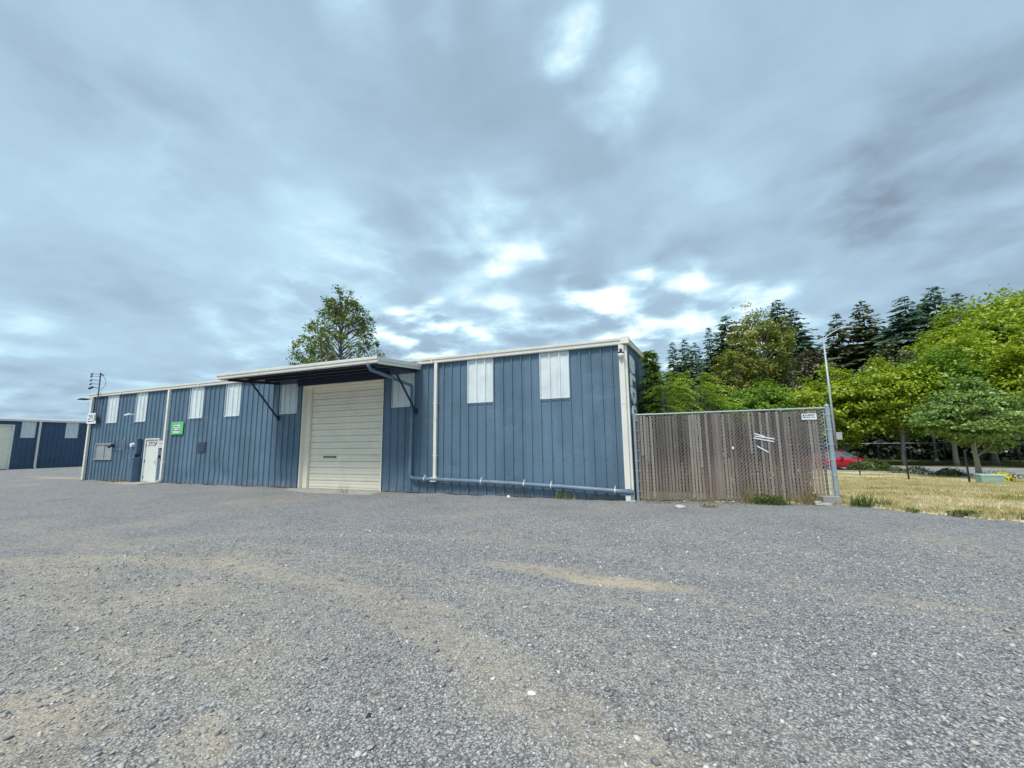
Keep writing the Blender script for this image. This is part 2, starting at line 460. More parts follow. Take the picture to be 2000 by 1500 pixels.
def sheet(O, u, n, s0, s1, zrows, phase=-6.48, openings=(), dents=(), off=0.0, ztop=None, mb=None, mi=0):
    ss = {s0, s1}
    k0 = int(math.floor((s0 - phase) / PITCH)) - 1
    k1 = int(math.ceil((s1 - phase) / PITCH)) + 1
    for k in range(k0, k1 + 1):
        c = phase + k * PITCH
        for d in (-.117, -.105, -.093, -.032, -.016, .016, .032, .093, .105, .117):
            if s0 < c + d < s1: ss.add(round(c + d, 5))
    zz = set(zrows)
    for a, b, c, d in openings:
        ss |= {a, b}; zz |= {c, d}
    z_lo, z_hi = min(zrows), max(zrows)
    ss = sorted(ss); zz = sorted(z for z in zz if z_lo <= z <= z_hi)
    O = Vector(O); u = Vector(u); n = Vector(n)
    vs = []
    for s in ss:
        h0 = rib(s, phase) + off
        zt = ztop(s) if ztop else None
        for z in zz:
            h = h0
            for dx, dz, a, rx, rz in dents:
                q = ((s - dx) / rx) ** 2 + ((z - dz) / rz) ** 2
                if q < 6: h -= a * math.exp(-q)
            z2 = z if zt is None else z_lo + (z - z_lo) * (zt - z_lo) / (z_hi - z_lo)
            vs.append(O + u * s + n * h + Vector((0, 0, z2)))
    fs = []; nz = len(zz)
    for i in range(len(ss) - 1):
        sm = (ss[i] + ss[i + 1]) / 2
        for j in range(nz - 1):
            zm = (zz[j] + zz[j + 1]) / 2
            if any(a < sm < b and c < zm < d for a, b, c, d in openings): continue
            fs.append((i * nz + j, (i + 1) * nz + j, (i + 1) * nz + j + 1, i * nz + j + 1))
    mb = mb or MB()
    mb.add(vs, fs, mi)
    return mb

# ------------------------------------------------------------------ the warehouse
EAVE = 4.27
W = empty('warehouse', (-15.25, D, 0), 'long low blue ribbed metal warehouse with a cream roll-up door under a canopy', 'warehouse')
XL, XR = -29.0, -1.5
rows = [i * .13 for i in range(0, 17)] + [2.5, 2.9, 3.3, 3.7, 4.0, EAVE]
OPEN = [(-13.70, -9.87, -.1, 3.87), (-23.80, -22.68, -.1, 2.03), (-28.13, -26.52, 1.03, 1.85)]
DENTS = [(-18.6, .55, .07, .45, .45), (-18.15, 1.0, -.035, .2, .7), (-17.9, .35, .05, .3, .3), (-14.7, .35, .07, .4, .32), (-14.15, .62, -.03, .25, .3),
         (-9.25, .55, .05, .22, .4), (-9.0, 1.45, .04, .09, .1), (-25.6, 1.2, .05, .2, .6), (-7.0, .85, .02, .3, .12), (-20.4, .3, .04, .4, .25), (-16.2, .3, .03, .3, .2)]
fw = sheet((0, D, 0), (1, 0, 0), (0, -1, 0), XL, XR, rows, openings=OPEN, dents=DENTS)
# screws along the girt lines, a darker painted-over patch
for zr in (.12, 1.1, 2.17, 3.13, 4.1):
    k = -8
    while True:
        k += 1
        s = -6.48 + k * PITCH + .05
        if s > XR - .1: break
        if (zr > 2.85 and (-6.5 < s < -5.55 or -4.05 < s < -3.1)) or s < -9.7: continue
        fw.box(s - .007, s + .007, D - .012, D - .001, zr - .007, zr + .007, 1)
fw.build('front_wall', [M['siding'], M['ink']], W)
b = sheet((XR, 0, 0), (0, 1, 0), (1, 0, 0), D, 37.0, [0, 2, 4.4], phase=D + .12, ztop=lambda s: 4.38 + .09 * (min(s, 24.44) - D) - .09 * max(0, s - 24.44))
b.build('side_wall', M['siding'], W)
b = MB()
b.add([(XL, D + .01, 0), (XL, 37, 0), (XL, 37, 4.38), (XL, 24.44, 5.51), (XL, D + .01, 4.38)], [(0, 1, 2, 3, 4)])
b.add([(XL, 37, 0), (XR, 37, 0), (XR, 37, 4.38), (XL, 37, 4.38)], [(0, 1, 2, 3)])
b.build('rear_wall', M['siding'], W)
# roof: two low slopes with standing ribs
b = MB()
def rz(y): return 4.44 + .09 * (min(y, 24.44) - D) - .09 * max(0, y - 24.44)
for y0, y1 in ((D - .12, 24.44), (24.44, 37.15)):
    b.add([(XL - .12, y0, rz(y0)), (XR + .12, y0, rz(y0)), (XR + .12, y1, rz(y1)), (XL - .12, y1, rz(y1))], [(0, 1, 2, 3)])
s = XL
while s < XR:
    b.bar((s, D - .1, rz(D - .1) + .02), (s, 24.4, rz(24.4) + .02), .05, .035)
    b.bar((s, 24.5, rz(24.5) + .02), (s, 37.1, rz(37.1) + .02), .05, .035)
    s += .61
b.build('roof', M['roofing'], W)
# eave gutter with a stepped profile
def profile_run(b, prof, x0, x1):
    n = len(prof)
    vs = [(x0, y, z) for y, z in prof] + [(x1, y, z) for y, z in prof]
    b.add(vs, [(i, (i + 1) % n, n + (i + 1) % n, n + i) for i in range(n)] + [tuple(range(n - 1, -1, -1)), tuple(range(n, 2 * n))])
gut = [(D - .035, 4.27), (D - .10, 4.27), (D - .12, 4.29), (D - .125, 4.36), (D - .15, 4.39), (D - .155, 4.455), (D - .14, 4.462), (D - .035, 4.462)]
b = MB(); profile_run(b, gut, XL - .1, XR - .1)
b.box(XR - .1, XR + .13, D - .17, D + .06, 4.285, 4.475)
xx = XL + 2.9
while xx < XR - 1:
    b.box(xx - .02, xx + .02, D - .158, D - .036, 4.266, 4.468); xx += 6.1
b.build('gutter', M['cream'], W)
for p0, p1 in (((XR + .075, D + .06, rz(D) - .05), (XR + .075, 24.44, rz(24.44) - .05)), ((XR + .075, 24.45, rz(24.44) - .05), (XR + .075, 37.1, rz(37.1) - .05)), ((XL - .075, D - .02, rz(D) - .05), (XL - .075, 24.44, rz(24.44) - .05))):
    b = MB(); b.bar(p0, p1, .05, .17); b.build('rake_trim', M['cream'], W)
def corner(x0, x1, xs, ya):
    b = MB(); b.add([(x0, D - .052, 0), (x1, D - .052, 0), (x0, D - .052, 4.265), (x1, D - .052, 4.265), (xs, ya, 0), (xs, ya, 4.265)], [(0, 1, 3, 2), (0, 2, 5, 4) if xs == x0 else (1, 4, 5, 3)])
    b.build('corner_trim', M['cream'], W)
corner(XL - .036, XL + .12, XL - .036, D + .12); corner(XR - .06, XR + .042, XR + .042, D + .1)
# base flashing
b = MB(); 
for x0, x1 in ((XL, -23.85), (-22.6, -13.75), (-9.8, XR)): b.box(x0, x1, D - .055, D + .01, -.05, .02)
b.build('base_flashing', M['navy'], W)
# translucent wall panels
for xa, z0, z1 in ((-27.36, 2.88, 4.268), (-24.86, 2.86, 4.268), (-20.71, 2.88, 4.268), (-18.27, 2.88, 4.268), (-14.95, 2.85, 4.02), (-9.47, 2.87, 4.02), (-6.48, 2.88, 4.268), (-4.02, 2.88, 4.268)):
    b = sheet((0, D, 0), (1, 0, 0), (0, -1, 0), xa + .002, xa + 3 * PITCH - .02, [z0, (z0 + z1) / 2, z1], off=.006)
    o = b.build('wall_panel', M['panel'], W)
    b = MB(); b.box(xa, xa + 3 * PITCH - .02, D - .058, D - .0505, z0 - .012, z0 + .018)
    b.box(xa - .004, xa + .014, D - .058, D - .0505, z0 + .02, z1 - .01); b.box(xa + 3 * PITCH - .03, xa + 3 * PITCH - .016, D - .058, D - .0505, z0 + .02, z1 - .01)
    b.build('panel_edge', M['white'], o)
# roll-up door: curled slats in a shallow reveal
b = MB()
y0 = D + .2; zc = .06; sl = []
z = .06; i = 0
while z < 3.86:
    z1 = min(z + .118, 3.88)
    for f, d in (((0, .045), (.09, .012), (.14, 0), (.5, -.008), (.93, 0), (.97, .008)) if i % 2 == 0 else ((0, .008), (.06, 0), (.5, -.008), (.86, 0), (.91, .012), (.995, .045))):
        sl.append((y0 + d, z + f * (z1 - z)))
    z = z1; i += 1
n = len(sl)
b.add([(-13.45, y, z) for y, z in sl] + [(-9.9, y, z) for y, z in sl], [(i, n + i, n + i + 1, i + 1) for i in range(n - 1)])
b.box(-13.45, -9.9, y0 - .02, y0 + .03, -.02, .062)
rd = b.build('roll_up_door', M['doorcream'], W)
b = MB()
b.box(-13.712, -13.46, D + .1, D + .26, 0, 3.87); b.box(-13.73, -13.69, D - .045, D + .1, 0, 3.89)
b.box(-9.895, -9.80, D + .1, D + .26, 0, 3.87); b.box(-9.88, -9.84, D - .045, D + .1, 0, 3.89)
b.box(-13.69, -9.88, D - .045, D + .1, 3.85, 3.89); b.box(-13.46, -9.895, D + .1, D + .24, 3.83, 3.87)
b.build('door_frame', M['doorcream'], rd)
b = MB()
b.box(-12.64, -12.22, y0 - .045, y0 - .012, 1.145, 1.185); b.tube([(-12.72, y0 - .03, 1.165), (-12.14, y0 - .03, 1.165)], .011, 6)
for q in (-12.70, -12.16): b.box(q - .03, q + .03, y0 - .05, y0 - .012, 1.14, 1.19)
b.build('handle', M['ink'], rd)
b = MB(); b.box(-14.0, -9.62, D - .075, D - .03, 3.892, 4.16); b.build('canopy_shade_board', M['navy'], rd)  # dark board added above the door, painting in the deep shade under the canopy
b = MB(); b.box(-10.5, -10.0, y0 - .016, y0 - .009, 1.17, 1.2); b.build('lift_plate', M['cream'], rd)
# personnel door
b = MB(); b.box(-23.735, -22.745, D - .005, D + .04, .03, 1.975)
pd = b.build('entry_door', M['dooroff'], W)
b = MB(); b.box(-23.80, -23.738, D - .06, D + .05, 0, 2.03); b.box(-22.742, -22.68, D - .06, D + .05, 0, 2.03); b.box(-23.738, -22.742, D - .06, D + .05, 1.978, 2.03)
b.build('door_frame', M['white'], pd)
b = MB(); b.tube([(-22.84, D - .005, .95), (-22.84, D - .06, .95)], .028, 10); b.bar((-22.84, D - .06, .95), (-22.97, D - .06, .95), .02, .022)
b.build('handle', M['alu'], pd)
b = MB(); b.tube([(-22.84, D - .005, 1.08), (-22.84, D - .03, 1.08)], .03, 10); b.build('deadbolt', M['alu'], pd)
for zz in (.25, .98, 1.72):
    b = MB(); b.tube([(-23.737, D - .018, zz - .06), (-23.737, D - .018, zz + .06)], .014, 8); b.build('hinge', M['ink'], pd)
b = MB(); front_text(b, 'STOP', -23.58, -22.90, 1.66, 1.86, D - .0085, .02); b.build('lettering', M['stop_red'], pd)
# sliding window
b = MB()
b.box(-28.13, -26.52, D - .05, D + .04, 1.79, 1.85); b.box(-28.13, -26.52, D - .07, D + .04, 1.03, 1.08)
b.box(-28.13, -28.07, D - .05, D + .04, 1.08, 1.79); b.box(-26.58, -26.52, D - .05, D + .04, 1.08, 1.79)
wn = b.build('window', M['alu'], W)
b = MB(); b.box(-28.07, -27.36, D - .005, D + .005, 1.08, 1.79); b.build('pane', M['glass'], wn)
b = MB(); b.box(-27.30, -26.58, D + .015, D + .022, 1.08, 1.79); b.build('pane', M['glass'], wn)
b = MB(); b.box(-27.36, -27.30, D - .02, D + .03, 1.08, 1.79); b.build('window_rail', M['alu'], wn)
# louvred vent, painted over
b = MB(); b.box(-19.88, -19.33, D - .05, D - .02, 1.38, 1.81)
for q in range(6): b.bar((-19.85, D - .055, 1.42 + q * .07), (-19.36, D - .055, 1.42 + q * .07), .02, .04)
b.build('wall_vent', painted('dull blue vent paint', (.058, .088, .135), .6), W)
# downspouts
b = MB(); b.box(-22.24, -22.12, D - .14, D - .04, .16, 4.26)
b.bar((-22.18, D - .09, .16), (-22.26, D - .26, .06), .11, .09)
for q in (.9, 2.4, 3.8): b.box(-22.26, -22.10, D - .143, D - .036, q, q + .03)
b.build('downspout', M['cream'], W)
b = MB(); b.box(-7.70, -7.60, D - .13, D - .04, .52, 4.26)
b.box(-7.76, -7.54, D - .2, D - .045, .40, .53)
for q in (1.2, 2.9): b.box(-7.72, -7.58, D - .133, D - .036, q, q + .03)
b.build('downspout', M['cream'], W)
b = MB(); b.box(-1.665, -1.525, D - .15, D - .045, .33, 4.26); b.box(-1.672, -1.518, D - .155, D - .043, 2.62, 2.65)
b.box(-1.66, -1.53, D - .16, D - .045, .0, .17)
b.build('downspout', M['cream'], W)
b = MB(); b.box(-28.86, -28.72, D - .14, D - .045, .05, 4.26); b.build('downspout', M['cream'], W)
# drain pipe: from the canopy corner to the wall, down it and along to the right corner
yp = D - .15
b = MB()
b.tube([(-8.62, 9.66, 4.02), (-8.62, 9.67, 3.90), (-8.615, 9.76, 3.80), (-8.60, 10.1, 3.76), (-8.57, 11.4, 3.60), (-8.56, 11.66, 3.565), (-8.56, yp, 3.52), (-8.56, yp, 3.40)], .052, 10)
b.tube([(-8.56, yp, 3.42), (-8.57, yp, .62), (-8.55, yp, .54), (-8.48, yp, .495), (-8.35, yp, .48)], .055, 10)
b.tube([(-8.38, yp, .48), (-7.8, yp, .47), (-5.5, yp, .42), (-3.4, yp, .345), (-1.9, yp, .27), (-1.45, yp, .245)], .064, 12)
dp = b.build('drain_pipe', M['bluegrey'], W, True)
for sx, sz in ((-8.0, .475), (-5.95, .43), (-4.55, .39), (-3.72, .36), (-1.93, .272)):
    b = MB(); b.tube([(sx - .014, yp, sz), (sx + .014, yp, sz)], .068, 12); b.box(sx - .015, sx + .015, yp - .005, D - .03, sz + .05, sz + .12)
    b.bar((sx, yp - .02, sz + .05), (sx + .02, yp - .05, sz + .15), .008, .008)
    b.build('pipe_strap', M['white'], dp)
# peeled strip of trim bent away from the siding beside the window
b = MB(); b.tube([(-25.62, D - .05, 1.55), (-25.5, D - .10, 1.75), (-25.36, D - .16, 1.95), (-25.28, D - .17, 2.12)], [.012, .03, .03, .012], 5); b.bar((-26.4, D - .06, 1.56), (-25.62, D - .05, 1.55), .012, .012)
b.build('peeled_trim', M['rope'], W)
# entrance canopy
cx0, cx1, cy0, cy1 = -15.3, -8.36, 9.72, D - .05
def cz(y): return 4.10 + (y - cy0) / (cy1 - cy0) * .16
b = MB()
b.add([(cx0, cy0, cz(cy0)), (cx1, cy0, cz(cy0)), (cx1, cy1, cz(cy1)), (cx0, cy1, cz(cy1)), (cx0, cy0, cz(cy0) - .02), (cx1, cy0, cz(cy0) - .02), (cx1, cy1, cz(cy1) - .02), (cx0, cy1, cz(cy1) - .02)],
      [(0, 1, 2, 3), (7, 6, 5, 4), (0, 4, 5, 1), (2, 6, 7, 3), (0, 3, 7, 4), (1, 5, 6, 2)])
can = b.build('canopy', M['navy'], W)
b = MB()
g2 = [(cy0, 3.97), (cy0 - .07, 3.97), (cy0 - .09, 3.99), (cy0 - .095, 4.05), (cy0 - .12, 4.08), (cy0 - .125, 4.15), (cy0 - .11, 4.16), (cy0, 4.16)]
profile_run(b, g2, cx0 - .1, cx1 + .1)
for xx, sg in ((cx0, -1), (cx1, 1)):
    for w0, w1, za, zb in ((.012, .07, -.15, -.06), (.012, .1, -.06, .05)):
        x0, x1 = sorted((xx + sg * w0, xx + sg * w1))
        b.add([(x, y, cz(y) + dz) for x in (x0, x1) for y in (cy0 + .003, cy1 + .01) for dz in (za, zb)],
              [(0, 1, 3, 2), (4, 6, 7, 5), (0, 4, 5, 1), (2, 3, 7, 6), (0, 2, 6, 4), (1, 5, 7, 3)])
b.build('canopy_fascia', M['cream'], can)
for yy in (10.05, 10.72, 11.4):
    b = MB(); b.bar((cx0 + .03, yy, cz(yy) - .075), (cx1 - .03, yy, cz(yy) - .075), .06, .1)
    b.bar((cx0 + .03, yy - .045, cz(yy) - .12), (cx1 - .03, yy - .045, cz(yy) - .12), .03, .012)
    b.build('purlin', M['navy'], can)
for xx in (-15.0, -8.45):
    b = MB(); b.bar((xx, cy0 + .05, cz(cy0) - .16), (xx, cy1 - .03, cz(cy1) - .2), .06, .09); b.build('rafter', M['navy'], can)
    b = MB(); b.tube([(xx, 10.6, 3.98), (xx, D - .07, 2.69)], .035, 8); b.box(xx - .05, xx + .05, D - .08, D - .036, 2.6, 2.78); b.build('brace', M['navy'], can)
# vent pipe on the roof
b = MB(); b.tube([(-14.1, 13.2, 4.5), (-14.1, 13.2, 4.86)], .05, 8); b.tube([(-14.1, 13.2, 4.85), (-14.1, 13.2, 4.95)], .085, 8); b.build('vent_pipe', M['galv'], W)

# ------------------------------------------------------------------ things on the warehouse
t = empty('house_number_sign', (-28.48, D - .06, 2.87), 'white board reading 2913 at the left corner of the warehouse', 'sign')
b = MB(); b.box(-28.90, -28.06, D - .17, D - .145, 2.87, 3.42); b.build('board', M['signwhite'], t)
b = MB(); front_text(b, '2913', -28.80, -28.16, 3.08, 3.34, D - .174, .004); b.build('lettering', M['ink'], t)
b = MB(); rr = random.Random(3); x = -28.80
while x < -28.2:
    w = rr.uniform(.02, .045); b.box(x, x + w, D - .175, D - .171, 2.975, 2.975 + rr.uniform(.035, .05)); x += w + (.012 if rr.random() < .85 else .04)
b.build('small_print', M['ink'], t)

t = empty('green_sign', (-21.4, D - .06, 2.18), 'square green sign with black lines and a swoosh right of the downspout', 'sign')
b = MB(); b.box(-21.83, -20.97, D - .075, D - .052, 2.18, 2.75); b.build('board', M['green'], t)
b = MB()
yt = D - .0785
b.add([(-21.70, yt, 2.585), (-21.35, yt, 2.60), (-21.22, yt, 2.665), (-21.24, yt, 2.58), (-21.12, yt, 2.585), (-21.12, yt, 2.50), (-21.70, yt, 2.50)], [(0, 1, 2, 3, 4, 5, 6)])
b.add([(-21.70, yt, 2.495), (-21.14, yt, 2.495), (-21.17, yt, 2.415), (-21.30, yt, 2.37), (-21.48, yt, 2.365), (-21.58, yt, 2.41), (-21.70, yt, 2.42)], [(0, 1, 2, 3, 4, 5, 6)])
b.box(-21.66, -21.46, yt - .001, yt, 2.255, 2.32); b.box(-21.44, -21.21, yt - .001, yt, 2.255, 2.32)
b.build('white_print', M['signwhite'], t)
b = MB()
front_text(b, 'INTERSTATE', -21.69, -21.13, 2.515, 2.565, yt - .004, .015); front_text(b, 'BATTERIES', -21.69, -21.18, 2.435, 2.48, yt - .004, .015)
yb = yt - .004
b.add([(-21.64, yb, 2.385), (-21.58, yb, 2.40), (-21.53, yb, 2.385), (-21.57, yb, 2.365)], [(0, 1, 2, 3)])
b.add([(-21.50, yb, 2.345), (-21.40, yb, 2.365), (-21.25, yb, 2.41), (-21.22, yb, 2.40), (-21.30, yb, 2.36), (-21.42, yb, 2.34)], [(0, 1, 2, 3, 4, 5)])
b.build('lettering', M['ink'], t)

t = empty('notice', (-22.56, D - .06, 1.59), 'small white notice with faded red print beside the entry door', 'notice')
b = MB(); b.box(-22.655, -22.34, D - .0625, D - .05, 1.59, 1.91); b.build('board', M['signwhite'], t)
b = MB(); yt = D - .0655
for q, h in ((1.85, .02), (1.805, .03), (1.755, .03), (1.71, .022)):
    x = -22.63
    while x < -22.38:
        w = rr.uniform(.03, .07); b.box(x, min(x + w, -22.365), yt, yt + .002, q, q + h); x += w + .012
b.build('red_print', M['redink'], t)
b = MB(); b.box(-22.61, -22.53, yt, yt + .002, 1.625, 1.655); b.box(-22.5, -22.42, yt, yt + .002, 1.63, 1.65); b.build('small_print', M['bluegrey'], t)

# raised letters on the right-hand end wall, turned a quarter turn so the word reads downwards
t = empty('building_letters', (XR + .05, 12.85, 2.45), 'fat white raised letters stacked down the warehouse end wall', 'lettering')
zt = 4.05
for ch, hgt in (('B', .50), ('L', .36), ('D', .46), ('G', .48)):
    vs, fs = text2d(ch, .05, .02)
    b = MB(); b.add([(XR + .065 + w, 12.24 + v * 1.05, zt - u * hgt) for u, v, w in vs], fs)
    b.build('letter', M['signwhite'], t); zt -= hgt + .03

# overhead electrical mast
t = empty('service_mast', (-28.0, D - .22, 3.05), 'dark electrical service mast with insulator arms rising above the left eave', 'service mast')
b = MB(); b.tube([(-27.95, D - .22, 3.05), (-28.0, D - .22, 4.2), (-28.02, D - .22, 5.5)], [.026, .026, .034], 8)
b.box(-28.05, -27.88, D - .25, D - .04, 3.02, 3.07); b.box(-28.05, -27.9, D - .25, D - .04, 4.18, 4.23)
b.build('mast_pipe', M['wood_pole'], t)
for q in (5.42, 5.30, 5.10, 4.90):
    b = MB(); b.tube([(-28.02, D - .22, q), (-28.3, D - .42, q + .02)], .014, 6); b.tube([(-28.3, D - .42, q + .04), (-28.36, D - .46, q - .05)], .035, 6); b.build('insulator_arm', M['wood_pole'], t)
b = MB(); b.tube([(-28.02, D - .22, 4.68), (-28.25, D - .38, 4.74)], .02, 6); b.tube([(-28.24, D - .37, 4.75), (-28.38, D - .47, 4.66)], .06, 8); b.build('weatherhead', M['wood_pole'], t)
b = MB(); b.tube([(-28.02, D - .22, 5.42), (-27.8, D - .18, 5.36)], .03, 6); b.tube([(-27.9, D - .2, 5.38), (-27.72, D - .1, 5.1), (-27.74, D - .1, 4.8), (-27.98, D - .2, 4.55)], .009, 5); b.build('drop_cable', M['ink'], t)

t = empty('floodlight', (-29.03, D - .12, 4.2), 'flat black floodlight sticking out under the far left eave corner', 'floodlight')
b = MB(); b.tube([(-28.98, D - .06, 4.17), (-29.1, D - .2, 4.2)], .025, 8); b.build('arm', M['black'], t)
b = MB(); b.box(-29.52, -29.06, D - .42, D - .14, 4.14, 4.19); b.box(-29.44, -29.14, D - .37, D - .19, 4.19, 4.22); b.build('lamp_head', M['black'], t)

t = empty('security_camera', (-24.98, D - .05, 3.2), 'white bullet security camera between two wall panels', 'camera')
b = MB(); b.tube([(-24.95, D - .2, 3.24), (-25.13, D - .34, 3.16)], .05, 10); b.build('camera_body', M['white'], t)
b = MB(); b.tube([(-24.95, D - .04, 3.22), (-24.97, D - .2, 3.22)], .025, 8); b.build('bracket', M['white'], t)
b = MB(); b.tube([(-25.128, D - .338, 3.162), (-25.148, D - .353, 3.152)], .038, 10); b.build('lens', M['ink'], t)

t = empty('dome_camera', (-1.6, D - .2, 4.0), 'small white dome fixture with black collar on the right corner downspout', 'camera')
b = MB(); b.tube([(-1.595, D - .20, 4.03), (-1.595, D - .20, 3.995)], .085, 14); b.build('collar', M['ink'], t)
b = MB(); b.tube([(-1.595, D - .20, 3.99), (-1.595, D - .20, 3.94), (-1.595, D - .20, 3.89), (-1.595, D - .20, 3.86)], [.083, .082, .06, .02], 14); b.build('dome', M['white'], t, True)
b = MB(); b.box(-1.625, -1.565, D - .22, D - .151, 4.03, 4.13); b.build('bracket', M['ink'], t)

t = empty('wall_lamp', (-26.42, D - .05, 1.72), 'small dark lamp on the top right corner of the sliding window', 'lamp')
b = MB(); b.box(-26.5, -26.36, D - .10, D - .052, 1.66, 1.8); b.build('backplate', M['navy'], t)
b = MB(); b.tube([(-26.44, D - .1, 1.72), (-26.52, D - .22, 1.66)], [.04, .07], 10); b.tube([(-26.36, D - .1, 1.76), (-26.28, D - .2, 1.78)], [.03, .05], 8); b.build('lamp_head', M['ink'], t)

t = empty('electric_meter', (-24.4, D - .05, 1.2), 'electric meter with round white dial left of the entry door', 'meter')
b = MB(); b.box(-24.52, -24.22, D - .19, D - .04, 1.25, 1.92); b.box(-24.2, -24.04, D - .24, D - .04, 1.32, 2.02); b.build('meter_box', M['utility'], t)
b = MB(); b.tube([(-24.42, D - .19, 1.74), (-24.42, D - .30, 1.74)], [.10, .085], 16); b.build('meter_dial', M['signwhite'], t)
b = MB(); b.tube([(-24.3, D - .1, 1.25), (-24.3, D - .1, .02)], .05, 8); b.build('conduit', M['ink'], t)
t = empty('utility_cabinet', (-24.1, D - .15, 0), 'tall narrow blue cabinet under the electric meter', 'cabinet')
b = MB(); b.box(-24.24, -23.95, D - .36, D - .045, .02, 1.12); b.build('cabinet_body', M['utility'], t)
b = MB(); b.box(-24.26, -23.93, D - .38, D - .043, 1.122, 1.15); b.build('lid', M['bluegrey'], t)
b = MB(); b.box(-24.02, -24.0, D - .375, D - .362, .55, .65); b.build('latch', M['alu'], t)
t = empty('door_buzzer', (-22.62, D - .05, 1.15), 'little dark buzzer box on the siding right of the entry door', 'buzzer')
b = MB(); b.box(-22.60, -22.50, D - .075, D - .045, 1.12, 1.26); b.build('buzzer_box', M['navy'], t)
b = MB(); b.tube([(-22.55, D - .076, 1.19), (-22.55, D - .085, 1.19)], .02, 8); b.build('button', M['ink'], t)

# ------------------------------------------------------------------ second building, far left
B2 = empty('storage_building', (-52, 22, 0), 'separate dark blue metal building beyond the left end of the warehouse', 'building')
b = sheet((-52, 0, 0), (0, 1, 0), (1, 0, 0), 2.0, 42.0, [0, .5, 1, 2, 3, 4.0], phase=17.73, openings=[(12.9, 16.53, -.1, 3.66)], dents=[(19.2, .5, .06, .5, .3), (17.3, .4, .05, .3, .3), (20.6, .4, .05, .4, .3)])
b.build('front_wall', M['siding_far'], B2)
b = MB(); b.add([(-52, 2, 0), (-64, 2, 0), (-64, 2, 4), (-58, 2, 4.5), (-52, 2, 4)], [(0, 1, 2, 3, 4)]); b.add([(-52, 42, 0), (-64, 42, 0), (-64, 42, 4), (-58, 42, 4.5), (-52, 42, 4)], [(0, 1, 2, 3, 4)])
b.add([(-64, 2, 0), (-64, 42, 0), (-64, 42, 4), (-64, 2, 4)], [(0, 1, 2, 3)]); b.build('rear_wall', M['siding_far'], B2)
b = MB(); b.add([(-51.9, 1.9, 4.1), (-51.9, 42.1, 4.1), (-58, 42.1, 4.6), (-58, 1.9, 4.6)], [(0, 1, 2, 3)]); b.add([(-64.1, 1.9, 4.1), (-64.1, 42.1, 4.1), (-58, 42.1, 4.6), (-58, 1.9, 4.6)], [(0, 1, 2, 3)])
b.build('roof', M['roofing'], B2)
b = MB(); b.box(-51.95, -51.83, 1.9, 42.1, 3.98, 4.13); b.build('gutter', M['white'], B2)
b = MB(); b.box(-51.93, -51.81, 17.94, 18.06, .1, 3.98); b.bar((-51.87, 18, .12), (-51.65, 18, .04), .1, .1); b.build('downspout', M['cream'], B2)
for ya in (14.4 + .0, ):
    pass
for ya in (16.94, 19.7):
    b = sheet((-52, 0, 0), (0, 1, 0), (1, 0, 0), ya, ya + .86, [2.6, 3.3, 3.97], phase=17.73, off=.008)
    b.build('wall_panel', M['panel'], B2)
b = MB(); sl = []; z = .03
while z < 3.62:
    for f, d in ((0, -.02), (.15, 0), (.5, .008), (.85, 0)): sl.append((-52.1 + d, z + f * .15))
    z += .15
n = len(sl); b.add([(x, 12.95, z) for x, z in sl] + [(x, 16.45, z) for x, z in sl], [(i, n + i, n + i + 1, i + 1) for i in range(n - 1)])
rd2 = b.build('roll_up_door', M['doorcream'], B2)
b = MB(); b.box(-52.2, -51.95, 16.45, 16.54, 0, 3.68); b.box(-52.2, -51.95, 12.88, 12.96, 0, 3.68); b.box(-52.2, -51.95, 12.96, 16.45, 3.6, 3.68); b.build('door_frame', M['white'], rd2)

# ------------------------------------------------------------------ slatted chain link fence
GL, GR = Vector((-1.38, 12.06, 0)), Vector((3.31, 13.09, 0))
ge = (GR - GL).normalized(); gn = Vector((ge.y, -ge.x, 0)); GLEN = (GR - GL).length
def gp(s, z, o=0.0): return GL + ge * s + gn * o + Vector((0, 0, z))
fe = empty('slatted_fence', (.96, 12.57, 0), 'chain link fence with weathered wooden slats beside the warehouse corner', 'fence')
b = MB(); rr = random.Random(11); s = .07
while s < GLEN - .22:
    w = .0625 + rr.uniform(-.007, .006)
    if abs(s - 2.0) < .12: w = .082
    zb = .03 + rr.uniform(0, .06); ztp = 2.27 + rr.uniform(-.03, .01) + .012 * s
    if rr.random() < .07: zb += rr.uniform(.05, .2)
    tl = rr.uniform(-.012, .012)
    if rr.random() < .12:                                   # a slat broken in two
        zm = rr.uniform(.7, 1.3)
        b.bar(gp(s + w / 2, zb, .004), gp(s + w / 2 + tl * .5, zm - .02, .004), .010, w, up=ge)
        b.bar(gp(s + w / 2 + tl * .5, zm, -.004), gp(s + w / 2 + tl, ztp, -.004), .010, w, up=ge)
    else:
        o = rr.uniform(-.006, .006)
        b.bar(gp(s + w / 2, zb, o), gp(s + w / 2 + tl, ztp, o), .010, w, up=ge)
    s += .0835
b.build('slats', M['slats'], fe)
b = MB(); s1 = GLEN - .09; z0, z1 = .04, 2.3; st = .092
c = -z1
while c < s1:
    # rising wires in front of the slats, falling wires behind
    for sg, o, th in ((1, .016, .0055), (-1, -.016, .005)):
        pts = []
        a0 = c if sg > 0 else c + (z1 - z0)
        # line s = a0 + sg*(z-z0)
        zs_lo, zs_hi = z0, z1
        sa, sb = a0, a0 + sg * (z1 - z0)
        def at(zv): return a0 + sg * (zv - z0)
        lo, hi = z0, z1
        if sg > 0:
            lo = max(lo, z0 + (.03 - a0)); hi = min(hi, z0 + (s1 - a0))
        else:
            lo = max(lo, z0 + (a0 - s1)); hi = min(hi, z0 + (a0 - .03))
        if hi - lo > .02: b.bar(gp(at(lo), lo, o), gp(at(hi), hi, o), th, th)
    c += st
b.build('wire_mesh', M['wire'], fe)
